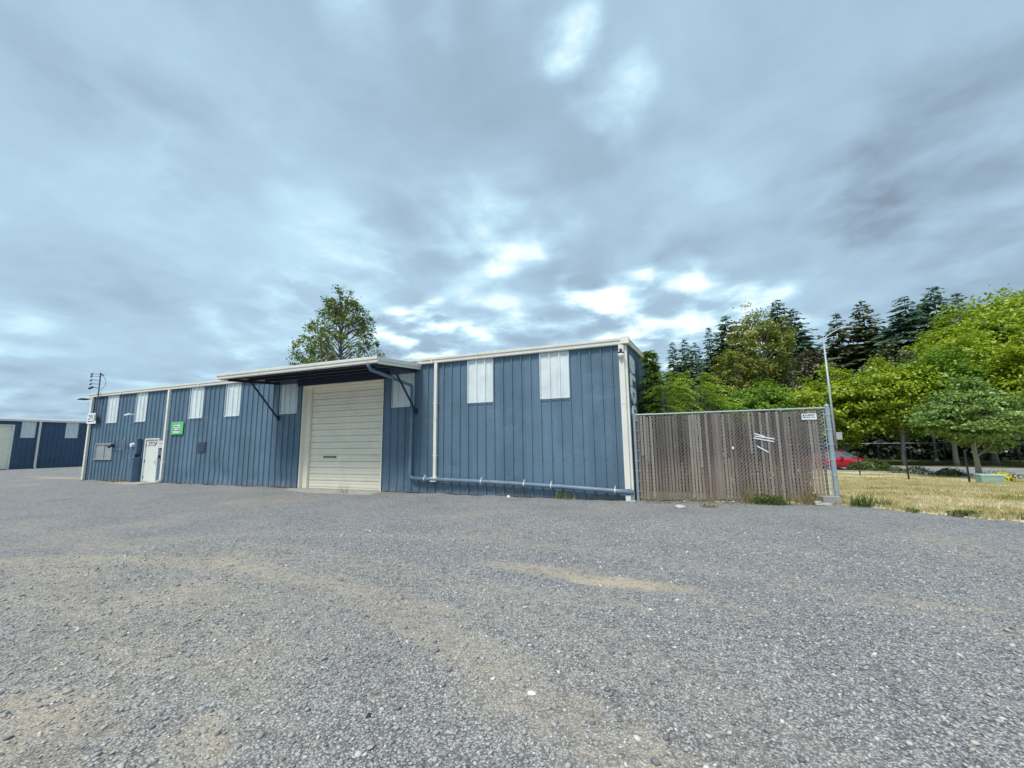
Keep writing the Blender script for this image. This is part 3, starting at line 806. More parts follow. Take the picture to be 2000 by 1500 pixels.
b = MB(); b.tube([gp(.02, 2.31, 0), gp(GLEN - .02, 2.375, 0)], .022, 8); b.build('top_rail', M['galv'], fe)
b = MB(); b.tube([gp(0, -.05), gp(0, 2.34)], .036, 10); b.tube([gp(0, 2.34), gp(0, 2.38)], [.042, .015], 10); b.build('post', M['postpaint'], fe)
b = MB(); b.tube([gp(GLEN, -.05), gp(GLEN, 2.42)], .058, 12); b.tube([gp(GLEN, 2.42), gp(GLEN, 2.48)], [.064, .02], 12); po = b.build('post', M['postpaint'], fe)
for q in (.3, .68, 1.06, 1.44, 1.82, 2.2):
    b = MB(); b.tube([gp(GLEN, q - .015), gp(GLEN, q + .015)], .066, 12); b.bar(gp(GLEN - .1, q, .0), gp(GLEN - .02, q, .0), .02, .03); b.build('tension_band', M['galv'], po)
b = MB(); b.tube([gp(GLEN - .10, .05, .02), gp(GLEN - .10, 2.32, .02)], .009, 6)
for q in np.arange(.1, 2.3, .09):
    b.bar(gp(GLEN - .24, q, .012), gp(GLEN - .10, q + .045, .012), .006, .006); b.bar(gp(GLEN - .24, q + .09, .012), gp(GLEN - .10, q + .045, .012), .006, .006)
b.build('tension_bar', M['galv'], fe)
for q in np.arange(.25, 2.3, .27):
    b = MB(); b.tube([gp(0, q - .01), gp(0, q + .01)], .043, 8); b.bar(gp(.03, q, .03), gp(.1, q, .03), .012, .012); b.build('wire_tie', M['galv'], fe)
# the fence sign
t = empty('fence_sign', gp(GLEN - .55, 2.03, .03), 'little white sign wired to the top right of the slatted fence', 'sign')
def gbox(b, s0, s1, z0, z1, o0, o1):
    vs = [gp(s, z, o) for s in (s0, s1) for o in (o0, o1) for z in (z0, z1)]
    b.add(vs, [(0, 1, 3, 2), (4, 6, 7, 5), (0, 4, 5, 1), (2, 3, 7, 6), (0, 2, 6, 4), (1, 5, 7, 3)])
sa, sb = GLEN - .62, GLEN - .27
b = MB(); gbox(b, sa, sb, 2.08, 2.235, .024, .03); b.build('board', M['signwhite'], t)
b = MB()
for body, q0, q1, za, zb in (('SUMMIT', sa + .075, sb - .03, 2.175, 2.215), ('FENCE CO.', sa + .025, sb - .03, 2.12, 2.157)):
    vs, fs = text2d(body, .02)
    b.add([gp(q0 + u * (q1 - q0), za + v * (zb - za), .0335) for u, v, w in vs], fs)
b.add([gp(sa + .02, 2.17, .0335), gp(sa + .065, 2.17, .0335), gp(sa + .05, 2.222, .0335), gp(sa + .03, 2.21, .0335)], [(0, 1, 2, 3)])
b.build('lettering', M['ink'], t)
# torn remains of an old sticker
t = empty('torn_notice', gp(3.15, 1.55, .03), 'torn white strips of an old notice on the fence slats', 'notice')
b = MB()
for a, c, za, zc in ((3.02, 3.27, 1.75, 1.66), (3.03, 3.5, 1.68, 1.60), (3.0, 3.48, 1.63, 1.53)): b.bar(gp(a, za, .022), gp(c, zc, .022), .004, .028)
b.bar(gp(3.06, 1.42, .022), gp(3.32, 1.26, .022), .004, .028)
b.build('paper_strip', M['signwhite'], t)
t = MB().add([gp(2.47 + .028 * cos(a), 1.38 + .04 * sin(a), o) for o in (.02, .03) for a in np.linspace(0, 2 * pi, 9)[:-1]], [tuple(range(8)), tuple(range(8, 16))] + [(i, (i + 1) % 8, 8 + (i + 1) % 8, 8 + i) for i in range(8)]).build('reflector', M['signwhite'])
tag(t, 'small round cream reflector on the middle of the slatted fence', 'reflector')

def rock(name, loc, r, mat, seed, label, cat, squash=.6):
    rr = np.random.default_rng(seed)
    import bmesh
    bm = bmesh.new(); bmesh.ops.create_icosphere(bm, subdivisions=2, radius=1)
    ph = rr.uniform(0, 6, 6)
    for v in bm.verts:
        k = 1 + .16 * sin(v.co.x * 3 + ph[0]) + .14 * sin(v.co.y * 3.4 + ph[1]) + .1 * sin(v.co.z * 5 + ph[2])
        v.co = Vector((v.co.x * r[0] * k, v.co.y * r[1] * k, v.co.z * r[2] * k + r[2] * squash))
    me = bpy.data.meshes.new(name); bm.to_mesh(me); bm.free()
    o = link(name, me, mat, None, True); o.location = loc
    return tag(o, label, cat)
rock('rock', (-.3, 11.07, -.02), (.13, .09, .06), M['rock'], 1, 'pale rounded rock on the gravel in front of the slatted fence', 'rock')
rock('rock', (-5.01, 11.65, -.02), (.06, .05, .05), M['signwhite'], 2, 'small white stone at the foot of the blue wall', 'rock')
rock('rock', (-1.49, 11.62, -.02), (.10, .08, .06), M['concrete'], 4, 'grey stone below the white downspout at the warehouse corner', 'rock')
rock('rock', (-1.02, 2.72, -.01), (.036, .024, .014), M['signwhite'], 7, 'flat whitish stone lying alone on the near gravel', 'rock')
rock('rock', (-1.83, 2.16, -.01), (.026, .022, .016), M['darkrubber'], 8, 'dark rounded stone on the near gravel', 'rock')

# concrete block at the fence end
b = MB(); b.add([gp(s, z, o) for s, o in ((GLEN - .48, .34), (GLEN - .06, .30), (GLEN - .06, .06), (GLEN - .48, .06)) for z in (-.03, .18)],
                [(0, 2, 3, 1), (2, 4, 5, 3), (4, 6, 7, 5), (6, 0, 1, 7), (1, 3, 5, 7), (0, 6, 4, 2)])
tag(b.build('concrete_block', M['concrete']), 'grey concrete block at the foot of the right fence post', 'block')
b = MB(); b.bar(gp(GLEN - .74, .04, .48), gp(GLEN - .42, .03, .52), .12, .05); b.bar(gp(GLEN - .72, .08, .44), gp(GLEN - .6, .085, .5), .06, .03)
tag(b.build('broken_slab', M['rock']), 'broken pale slab fragment lying left of the concrete block', 'rubble')

# ------------------------------------------------------------------ ground, lawn, road, verge
def grid_obj(name, xs, ys, zf, mat, keep=None, kind='structure'):
    X, Y = np.meshgrid(xs, ys, indexing='ij'); Z = zf(X, Y)
    V = np.stack([X, Y, Z], -1).reshape(-1, 3); ny = len(ys)
    fs = []
    for i in range(len(xs) - 1):
        for j in range(ny - 1):
            if keep is None or keep((xs[i] + xs[i + 1]) / 2, (ys[j] + ys[j + 1]) / 2):
                fs.append((i * ny + j, (i + 1) * ny + j, (i + 1) * ny + j + 1, i * ny + j + 1))
    me = bpy.data.meshes.new(name); me.from_pydata(V.tolist(), [], fs)
    return tag(link(name, me, mat, None, True), kind=kind)
xs = np.concatenate([[-600, -400, -250, -150, -100, -80], np.arange(-66, -30, 3), np.arange(-30, 14, .3), np.arange(14, 60, 3), [70, 90, 130, 200, 400, 600]])
ys = np.concatenate([[-120, -60, -30, -14, -7, -3], np.arange(-1, 14, .25), np.arange(14, 70, 2), [75, 90, 120, 200, 400, 700]])
grid_obj('ground', xs, ys, terrain, M['gravel'])

EDGE = [(-1.6, 12.15), (1.0, 12.5), (2.2, 12.55), (3.3, 12.72), (4.4, 11.72), (5.58, 11.02), (8, 9.5), (14, 6.0), (60, -10)]
def lawn_low(x):
    px = [e[0] for e in EDGE]; py = [e[1] for e in EDGE]
    return np.interp(x, px, py) + .09 * np.sin(x * 7.1) + .06 * np.sin(x * 17.3 + 1) + .05 * np.sin(x * 31)
def road_near(x): return 37.4 - .36 * (x - 12.7)
def road_far(x): return 44.9 - .33 * (x - 14.7)
lx = np.concatenate([np.arange(-1.45, 12, .06), np.arange(12, 61, 1.5)])
tt = np.concatenate([[0, .004, .01, .02, .04, .07], np.linspace(.1, 1, 28)])
V = []; fs = []
for i, x in enumerate(lx):
    lo, hi = float(lawn_low(x)), max(float(road_near(x)) - .25, float(lawn_low(x)) + 4)
    for j, q in enumerate(tt):
        y = lo + (hi - lo) * q
        V.append((x, y, float(terrain(x, y)) + (-.03 if j == 0 else .015 + .02 * min(1, q * 12))))
nt = len(tt)
for i in range(len(lx) - 1):
    for j in range(nt - 1): fs.append((i * nt + j, (i + 1) * nt + j, (i + 1) * nt + j + 1, i * nt + j + 1))
me = bpy.data.meshes.new('lawn'); me.from_pydata(V, [], fs); tag(link('lawn', me, M['lawn'], None, True), kind='structure')

def strip(name, f0, f1, x0, x1, z0, mat, n=60):
    V = []; fs = []
    for i in range(n + 1):
        x = x0 + (x1 - x0) * i / n
        for q in (0, .5, 1):
            y = f0(x) * (1 - q) + f1(x) * q
            V.append((x, y, float(terrain(x, y)) + z0))
    for i in range(n):
        for j in range(2): fs.append((i * 3 + j, (i + 1) * 3 + j, (i + 1) * 3 + j + 1, i * 3 + j + 1))
    me = bpy.data.meshes.new(name); me.from_pydata(V, [], fs)
    return tag(link(name, me, mat), kind='structure')
strip('road', road_near, road_far, 3, 60, .012, M['asphalt'])
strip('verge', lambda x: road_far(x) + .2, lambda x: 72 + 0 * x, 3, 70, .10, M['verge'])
b = MB()
for i in range(60):
    x0 = 3 + 57 * i / 60; x1 = 3 + 57 * (i + 1) / 60
    for f, sg in ((road_near, -1), (road_far, 1)):
        vs = [(x, f(x) + sg * dy, float(terrain(x, f(x))) + z) for x in (x0, x1) for dy in (0, .22) for z in (0, .13)]
        b.add(vs, [(0, 1, 5, 4), (1, 3, 7, 5), (3, 2, 6, 7)])
tag(b.build('kerb', M['kerb']), kind='structure')
# concrete aprons
b = MB(); b.add([(-13.95, D - .02, .012), (-9.75, D - .02, .012), (-9.6, 11.0, .006), (-12.0, 10.85, .004), (-13.9, 11.35, .01), (-13.95, D - .02, -.1), (-9.75, D - .02, -.1), (-9.6, 11.0, -.1), (-12.0, 10.85, -.1), (-13.9, 11.35, -.1)],
                [(0, 1, 2, 3, 4), (2, 7, 8, 3), (3, 8, 9, 4), (1, 6, 7, 2), (4, 9, 5, 0)])
b.box(-13.7, -9.87, D - .02, D + .3, -.1, .016)
tag(b.build('concrete_apron', M['concrete']), kind='structure')
b = MB(); b.box(-24.9, -22.2, D - .95, D - .03, -.1, .03); b.box(-23.8, -22.68, D - .03, D + .1, -.1, .025); tag(b.build('door_slab', M['concrete']), kind='structure')

# loose stones over the near gravel: uncountable, one object
rs = np.random.default_rng(21)
NS = 62000
r = 1.25 + rs.uniform(0, 1, NS) ** 1.35 * 8.0
az = radians(22.6) + rs.uniform(-radians(58), radians(58), NS)
X = -np.sin(az) * r; Y = np.cos(az) * r
keep = rs.uniform(0, 1, NS) > dirt_mask_np(X, Y) * .8
ok2 = Y < 11.2
X, Y, r = X[keep & ok2], Y[keep & ok2], r[keep & ok2]; n = len(X)
size = np.clip(rs.lognormal(-5.02, .42, n), .0028, .021) * (1 + .03 * r)
import bmesh
bm = bmesh.new(); bmesh.ops.create_icosphere(bm, subdivisions=1, radius=1)
bm.verts.ensure_lookup_table(); tv = np.array([v.co[:] for v in bm.verts]); tf = np.array([[v.index for v in f.verts] for f in bm.faces]); bm.free()
nv = len(tv)
jit = rs.uniform(.72, 1.22, (n, nv, 1)); V = tv[None] * jit
ax = np.stack([rs.uniform(.8, 1.35, n), rs.uniform(.7, 1.1, n), rs.uniform(.4, .75, n)], -1) * size[:, None]
V = V * ax[:, None, :]
th = rs.uniform(0, 2 * pi, n); c, s_ = np.cos(th), np.sin(th)
Vx = V[..., 0] * c[:, None] - V[..., 1] * s_[:, None]; Vy = V[..., 0] * s_[:, None] + V[..., 1] * c[:, None]
tx = rs.uniform(-.4, .4, n); Vz = V[..., 2] + Vx * tx[:, None]
V = np.stack([Vx + X[:, None], Vy + Y[:, None], Vz + (terrain(X, Y) + size * .28)[:, None]], -1)
me = bpy.data.meshes.new('gravel_stones')
Fc = (tf[None] + (np.arange(n) * nv)[:, None, None]).reshape(-1)
me.vertices.add(n * nv); me.vertices.foreach_set('co', V.reshape(-1))
nf = n * len(tf); me.loops.add(nf * 3); me.polygons.add(nf)
me.loops.foreach_set('vertex_index', Fc.astype(np.int32)); me.polygons.foreach_set('loop_start', np.arange(0, nf * 3, 3, dtype=np.int32)); me.polygons.foreach_set('loop_total', np.full(nf, 3, dtype=np.int32))
me.update(calc_edges=True)
tag(link('gravel_stones', me, M['stones']), 'loose grey gravel stones over the yard', 'gravel', kind='stuff')

# ------------------------------------------------------------------ grass and weeds
def blades(X, Y, hmin, hmax, w, seed, lean=.5):
    q = np.random.default_rng(seed); n = len(X)
    h = q.uniform(hmin, hmax, n); a = q.uniform(0, 2 * pi, n); l = q.uniform(0, lean, n) * h; la = q.uniform(0, 2 * pi, n)
    Z = terrain(X, Y) + .012
    P = np.stack([X, Y, Z], -1); t = np.stack([np.cos(a), np.sin(a), 0 * a], -1) * (w * q.uniform(.6, 1.3, n))[:, None]
    L = np.stack([np.cos(la) * l, np.sin(la) * l, h], -1)
    return np.stack([P - t / 2, P + t / 2, P + L + t * .12, P + L - t * .12], 1)
q = np.random.default_rng(4)
ng = 85000
r = 12 + 26 * q.uniform(0, 1, ng) ** 1.25; az = radians(22.6) - q.uniform(radians(36.5), radians(66), ng)
X = -np.sin(az) * r; Y = np.cos(az) * r
ok = (Y > lawn_low(X)) & (Y < road_near(X) - 1.0) & (X > -1.2)
tag(quads_obj('grass', blades(X[ok], Y[ok], .03, .10, .022, 5), M['blades']), 'dry straw coloured grass over the field on the right', 'grass', kind='stuff')

def weed(x, y, rad, h, n, mat, seed, label, w=.018, name='weed_clump', cat='weed', leafy=False):
    q = np.random.default_rng(seed)
    rr_ = rad * np.sqrt(q.uniform(0, 1, n)) * q.uniform(.5, 1, n); a = q.uniform(0, 2 * pi, n)
    X = x + rr_ * np.cos(a); Y = y + rr_ * np.sin(a) * .6
    Q = blades(X, Y, h * .3, h, w, seed + 1, .9)
    if leafy:
        P = np.stack([X, Y, terrain(X, Y) + q.uniform(.01, h, n)], -1)
        nr = q.normal(0, .6, (n, 3)); nr[:, 2] += .9
        Q = np.concatenate([Q[: n // 2], leaf_quads(P, nr, .06, .04, q)])
    o = empty(name, (x, y, float(terrain(x, y))), label, cat)
    quads_obj('blades', Q, mat, o)
    return o

def leaf_quads(P, Nn, L, Wd, q, fold=.18):
    n = len(P); Nn = Nn / (np.linalg.norm(Nn, axis=1, keepdims=True) + 1e-9)
    t = q.normal(0, 1, (n, 3)); t -= Nn * (t * Nn).sum(1, keepdims=True); t /= (np.linalg.norm(t, axis=1, keepdims=True) + 1e-9)
    bq = np.cross(Nn, t)
    L = np.broadcast_to(np.asarray(L, dtype=float), (n,)) * q.uniform(.65, 1.3, n); Wd = np.broadcast_to(np.asarray(Wd, dtype=float), (n,)) * q.uniform(.7, 1.25, n)
    tl, bw = t * L[:, None] / 2, bq * Wd[:, None] / 2; up = Nn * (L * fold)[:, None]
    return np.stack([P - tl, P + bw + up * .6, P + tl, P - bw + up * .6], 1)

weed(-3.35, 11.62, .34, .22, 90, F['weed'], 31, 'green weed tuft against the blue wall under the pipe')
weed(-3.05, 11.7, .4, .34, 30, F['dryweed'], 32, 'wispy dry grass stalks right of the green tuft by the wall', .008)
weed(.32, 11.35, .25, .07, 90, F['dryweed'], 33, 'low brownish weed mat on gravel in front of the fence', .03)
weed(1.72, 12.35, .5, .22, 420, F['weed'], 34, 'leafy green weeds at the foot of the slatted fence', .03, leafy=True)
weed(1.25, 12.42, .26, .5, 80, F['dryweed'], 35, 'tall dry weeds leaning on the middle of the slatted fence', .012)
weed(3.62, 12.5, .34, .32, 160, F['weed'], 36, 'dark green weeds right of the concrete block', .02)
weed(5.0, 11.5, .32, .12, 160, F['weed'], 37, 'low green weed patch on the field edge, the wider one', .03, leafy=True)
weed(4.3, 11.85, .18, .10, 80, F['weed'], 38, 'small weed tuft on the gravel and grass border nearer the fence', .025)
weed(5.75, 11.3, .2, .14, 90, F['weed'], 39, 'green tuft at the far right of the grass border', .02)
weed(4.05, 12.6, .3, .18, 120, F['weed'], 40, 'green tuft standing in the dry grass past the fence post', .02)
weed(-10.75, 11.1, .16, .38, 26, F['dryweed'], 41, 'sparse dry stalks on the concrete before the roll-up door', .008)
weed(-24.9, 11.55, .8, .14, 160, F['dryweed'], 42, 'brown dead grass under the sliding window', .02)
weed(2.6, 12.62, .42, .42, 160, F['dryweed'], 43, 'brown dead weeds between the fence slats and concrete block', .014)
q = np.random.default_rng(77); n = 900
X = q.uniform(-1.2, 3.1, n); Y = 12.2 + (X + 1.38) * .2 - q.uniform(.05, .75, n) ** 1.3
P = np.stack([X, Y, np.full(n, .012)], -1); nr = q.normal(0, .25, (n, 3)); nr[:, 2] += 1
tag(quads_obj('leaf_litter', leaf_quads(P, nr, .09, .014, q), foliage('brown litter', (.13, .075, .04), (.26, .19, .12), .05)), 'brown twigs and dead leaves along the fence foot', 'litter', kind='stuff')

q = np.random.default_rng(78); n = 1500
X = q.uniform(-28.9, -1.7, n); Y = D - .06 - np.abs(q.normal(0, .07, n)); okk = ((X < -13.8) | (X > -9.8)) & (np.sin(X * 2.3) + np.sin(X * 5.1 + 1) + q.normal(0, .4, n) > .1)
tag(quads_obj('dead_grass', blades(X[okk], Y[okk], .03, .12, .012, 79, .8), F['dryweed']), 'dead grass and grit along the warehouse foot', 'grass', kind='stuff')

# ------------------------------------------------------------------ trees
def unit(v): return v / (np.linalg.norm(v, axis=-1, keepdims=True) + 1e-9)

def broadleaf(name, label, x, y, zb, top, cb, width, leafm, bark, seed, ncl=130, per=45, leaf=.34, shape='round', cat='tree', group=None, flat=.55, trunk_r=None, limbs=12, lobes=13, gap=.40, depth=None, clr=.062):
    q = np.random.default_rng(seed)
    o = empty(name, (x, y, zb), label, cat, group)
    c = np.array([x, y, (top + cb) / 2]); R = np.array([width / 2, (depth or width) / 2, (top - cb) / 2])
    ld = unit(q.normal(0, 1, (lobes, 3)) * [1, 1, .8]); lr = q.uniform(.8, 1.12, lobes)
    u = unit(q.normal(0, 1, (ncl, 3)))
    m = np.max(np.exp(-(1 - u @ ld.T) * 7.0) * lr[None], axis=1)
    f = 1.08 * q.uniform(.30, 1, ncl) ** .45 * ((1 - gap) + gap * m / .9)
    C = c + u * R * f[:, None]
    if shape == 'cone':
        t = (C[:, 2] - cb) / (top - cb); k = np.clip(1.22 - .86 * t, .15, 1.12); C[:, :2] = c[:2] + (C[:, :2] - c[:2]) * (k * 1.15)[:, None]
    if shape == 'dome':
        t = (C[:, 2] - cb) / (top - cb); k = np.clip(1.15 - .55 * t ** 2, .3, 1.15); C[:, :2] = c[:2] + (C[:, :2] - c[:2]) * k[:, None]
    cr = width * clr * q.uniform(.6, 1.35, ncl)
    P = np.repeat(C, per, 0) + q.normal(0, 1, (ncl * per, 3)) * np.repeat(cr, per)[:, None] * [.8, .8, .8 * flat]
    out = unit(P - c)
    Nn = .55 * out + q.normal(0, .55, P.shape); Nn[:, 2] += .75
    quads_obj('crown', leaf_quads(P, Nn, leaf, leaf * .62, q), leafm, o)
    tr = trunk_r or width * .022 + .05
    b = MB(); tp = cb + (top - cb) * .72
    pts = [(x, y, zb - .1), (x + q.normal(0, .05), y, zb + (cb - zb) * .5), (x + q.normal(0, .1), y, cb + .1 * (top - cb)), (x + q.normal(0, .15), y + q.normal(0, .15), tp)]
    b.tube(pts, [tr * 1.35, tr, tr * .85, tr * .15], 8)
    for i in q.choice(ncl, min(limbs, ncl), replace=False):
        e = C[i]; z0 = min(tp, max(zb + (cb - zb) * .8, e[2] - .55 * np.hypot(e[0] - x, e[1] - y) - .3))
        s0 = np.array([x, y, z0]); mid = (s0 + e) / 2 + [0, 0, .12 * np.linalg.norm(e - s0)]
        b.tube([s0, mid, e], [tr * .38, tr * .25, tr * .06], 5, False)
    b.build('trunk', bark, o, True)
    return o

def conifer(label, x, y, zb, top, cb, width, leafm, seed, lean=0.0, dens=1.0, droop=.3):
    q = np.random.default_rng(seed)
    o = empty('fir_tree', (x, y, zb), label, 'fir', 'conifers behind the street trees')
    H = top - cb; Q = []; nlev = int(50 * dens * max(.7, H / 18)); P = []; A = []; Ls = []; N_ = []
    az0 = 0; droop = droop * q.uniform(.6, 1.4); pw_ = q.uniform(.58, .92)
    sidef = q.uniform(.8, 1.2, 8)
    for i in range(nlev):
        t = (i + q.uniform(0, .8)) / nlev
        z0 = cb + H * t
        rad = width * .5 * (1 - t) ** pw_ * 1.55 + .18
        nb = 4 + int(3 * (1 - t)) 
        for k in range(nb):
            az0 += 2.4 + q.normal(0, .35)
            L = rad * q.uniform(.6, 1.25) * sidef[int((az0 % (2 * pi)) / (2 * pi) * 8) % 8]
            d = np.array([cos(az0), sin(az0), 0]); side = np.array([-sin(az0), cos(az0), 0])
            zb_ = z0 + q.normal(0, .32) * (1 - t)
            ns = max(3, int(L / .30))
            lift = .38 * t
            for j in range(ns):
                s = (j + .6) / ns
                p0 = np.array([x + lean * t * H, y, zb_]) + d * (L * s) + np.array([0, 0, (lift * s - droop * s * s) * L])
                ln = (.36 * L * (1 - .55 * s) + .36)
                for sg in (-1, 1):
                    ang = q.uniform(.35, .95)
                    dv = d * cos(ang) + side * (sg * sin(ang)) + np.array([0, 0, -q.uniform(.05, .55)])
                    dv /= np.linalg.norm(dv)
                    wv = np.cross(dv, [0, 0, 1]); wv /= np.linalg.norm(wv) + 1e-9
                    wv = wv * cos(.5) + np.array([0, 0, 1]) * (.5 * sg * q.uniform(-1, 1))
                    ll = ln * q.uniform(.6, 1.25); ww = ll * q.uniform(.20, .40)
                    e = p0 + dv * ll
                    Q.append((p0, p0 + dv * ll * .5 + wv * ww, e, p0 + dv * ll * .5 - wv * ww))
    topp = np.array([x + lean * H, y, top])
    for k in range(10):
        a = k * 2.4; dv = np.array([cos(a) * .3, sin(a) * .3, .8]); s0 = topp - [0, 0, .25 + .1 * k]
        wv = np.array([-sin(a), cos(a), 0]) * .05; Q.append((s0, s0 + dv * .25 + wv, s0 + dv * .5, s0 + dv * .25 - wv))
    quads_obj('crown', np.array(Q), leafm, o)
    b = MB(); tr = .18 + H * .008
    b.tube([(x, y, zb - .2), (x, y, cb), (x + lean * H * .75, y, cb + H * .75), (x + lean * H * .98, y, top - .2)], [tr * 1.3, tr, tr * .3, .012], 7); b.build('trunk', M['barkdark'], o, True)
    return o

Zg = -.8
# street trees beyond the road
broadleaf('street_tree', 'rounded fresh green tree showing over the middle of the slatted fence', 6.1, 43.6, Zg, 6.9, 1.4, 5.2, F['fresh'], M['bark'], 101, 266, 46, 0.27)
broadleaf('street_tree', 'low yellow green tree directly left of the tall street lamp', 9.2, 46.5, Zg, 6.8, .9, 6.2, F['bright'], M['bark'], 102, 280, 46, 0.27)
broadleaf('street_tree', 'yellow green street tree behind the street lamp pole and red car', 13.2, 48.2, Zg, 8.4, .9, 7.2, F['bright'], M['bark'], 103, 336, 46, 0.28)
broadleaf('street_tree', 'wide yellow green street tree with pale leaning trunk on the verge', 16.9, 46.9, Zg, 8.6, 1.0, 8.0, F['bright'], M['barkpale'], 104, 406, 46, 0.28, trunk_r=.17)
broadleaf('street_tree', 'fresh green street tree with smooth pale trunk behind the maple', 20.0, 46.2, Zg, 9.0, 1.5, 7.6, F['fresh'], M['barkpale'], 105, 378, 46, 0.28, trunk_r=.17)
broadleaf('street_tree', 'bright green street tree with its trunk right of the maple trunk', 23.9, 49.4, Zg, 10.9, 1.3, 8.2, F['bright'], M['barkpale'], 106, 420, 46, 0.3, trunk_r=.2)
broadleaf('broadleaf_tree', 'tall yellow green tree rising behind the street trees', 27.0, 58.0, Zg, 14.8, 4.0, 11.0, F['bright'], M['bark'], 107, 420, 46, 0.38)
broadleaf('broadleaf_tree', 'tallest bright green tree, cut by the right edge of the photo', 31.5, 58.5, Zg, 17.6, 4.0, 12.0, F['bright'], M['bark'], 108, 461, 46, 0.38)
broadleaf('street_tree', 'bright green tree filling the right edge behind the maple', 24.6, 43.9, Zg, 9.9, 1.0, 6.0, F['bright'], M['bark'], 109, 336, 46, 0.28)
broadleaf('maple_tree', 'bluish green maple standing nearest, beside the green utility box', 15.35, 33.4, -.79, 4.95, .75, 5.3, F['bluish'], M['barkpale'], 110, 420, 40, 0.19, 'dome', flat=.28, trunk_r=.13, limbs=16)
broadleaf('broadleaf_tree', 'tall olive green tree with pale branches among the conifers', 10.2, 65.2, Zg, 20.6, 4.5, 9.6, F['olive'], M['barkpale'], 111, 260, 42, 0.36, gap=.5, limbs=26)
broadleaf('broadleaf_tree', 'olive tree leaning against the left of the tallest olive crown', 6.4, 63.7, Zg, 15.8, 4.0, 6.6, F['olive'], M['barkpale'], 112, 170, 42, 0.34, gap=.45)
broadleaf('cedar_tree', 'brownish dense cedar left of the street lamp arm', 13.9, 58.4, Zg, 13.8, 1.8, 6.8, F['cedar'], M['barkdark'], 113, 190, 48, .32, 'cone', flat=.7)
broadleaf('pine_tree', 'rounded grey green pine between the dark firs and bright trees', 20.8, 58.4, Zg, 13.1, 2.0, 6.0, F['pine'], M['barkdark'], 114, 150, 48, .32, 'dome')
broadleaf('broadleaf_tree', 'shaded olive tree low in front of the firs over the fence', 4.2, 49.8, Zg, 7.9, 1.0, 4.4, F['cotton'], M['bark'], 115, 110, 44, .30, gap=.45)
broadleaf('broadleaf_tree', 'dark shaded tree low over the fence right of the sumac', 2.4, 48.5, Zg, 6.6, .5, 4.2, F['shade'], M['barkdark'], 116, 110, 44, .30)
broadleaf('cottonwood_tree', 'sparse cottonwood rising alone above the warehouse roof', -43.9, 43.6, 0, 23.6, 8.4, 11.9, F['cotton'], M['bark'], 117, 340, 27, .38, 'cone', gap=.20, lobes=26, limbs=110, trunk_r=.26, clr=.036, flat=.8)
# firs
CON = [
    (-5.7, 94.8, 20.9, 4.6, 5.2, 'fir', 'small thin fir just right of the warehouse roof end'),
    (-2.1, 95.0, 22.8, 3, 6.0, 'fir', 'first of three narrow firs over the sumac bush'),
    (.3, 99.0, 24.1, 3, 6.6, 'firblue', 'tallest of three narrow firs over the sumac bush'),
    (2.3, 95.0, 22.3, 3, 6.2, 'fir', 'third narrow fir, right of the tallest over the sumac'),
    (4.9, 89.9, 24.0, 3, 7.0, 'firblue', 'slim pointed fir left of the olive trees'),
    (7.8, 87.6, 25.4, 3, 9.6, 'fir', 'broad dark fir overlapping the left of the olive trees'),
    (15.8, 84.5, 26.4, 3, 9.0, 'fir', 'dark fir whose tip rises just right of the olive crown'),
    (17.6, 80.0, 23.2, 3, 7.0, 'firblue', 'leaning thin topped fir left of the street lamp'),
    (22.0, 76.9, 20.9, 3, 7.2, 'fir', 'dark fir directly right of the street lamp head'),
    (24.4, 74.1, 21.5, 3, 8.8, 'pine', 'broad grey green conifer right of the street lamp'),
    (27.5, 79.4, 19.2, 3, 5.6, 'fir', 'short fir filling the gap between two broad conifers'),
    (27.9, 70.7, 20.6, 3, 9.0, 'firblue', 'fir with long layered branches left of the bright trees'),
    (32.1, 73.3, 22.2, 3, 8.6, 'firblue', 'tallest fir on the skyline of the right hand group'),
    (33.2, 79.4, 21.6, 3, 6.6, 'fir', 'fir top just left of the tallest right hand fir'),
    (39.1, 83.3, 23.6, 3, 5.4, 'fir', 'lone fir tip poking over the bright green trees'),
    (-.9, 101.0, 18.0, 2, 6.0, 'fir', 'short fir between the first and tallest of the narrow firs'),
    (3.6, 102.0, 19.5, 2, 7.0, 'fir', 'fir behind the gap right of the narrow fir trio'),
    (-4.0, 100.0, 17.0, 2, 6.0, 'firblue', 'low fir between the warehouse roof end and the narrow firs'),
    (19.9, 86.0, 18.5, 2, 7.0, 'fir', 'low fir directly behind the street lamp pole'),
    (25.9, 84.0, 18.0, 2, 7.5, 'firblue', 'fir behind the broad grey green conifer'),
    (30.0, 80.0, 18.5, 2, 7.5, 'fir', 'dark fir between the layered fir and the tallest skyline fir'),
    (36.0, 84.0, 19.0, 2, 7.0, 'fir', 'fir behind the bright trees right of the skyline fir'),
    (12.0, 90.0, 20.0, 2, 8.0, 'fir', 'dark fir mostly hidden behind the tallest olive tree'),
    (41.7, 77.5, 20.4, 3, 6.4, 'firblue', 'fir tip behind the tallest bright tree at the right edge'),
]
for i, (x, y, top, cb, w, mt, lab) in enumerate(CON):
    conifer(lab, x, y, -.8, top, cb, w, F[mt], 200 + i, lean=(-.02 if i == 7 else 0), droop=.42 if mt == 'firblue' else .28)

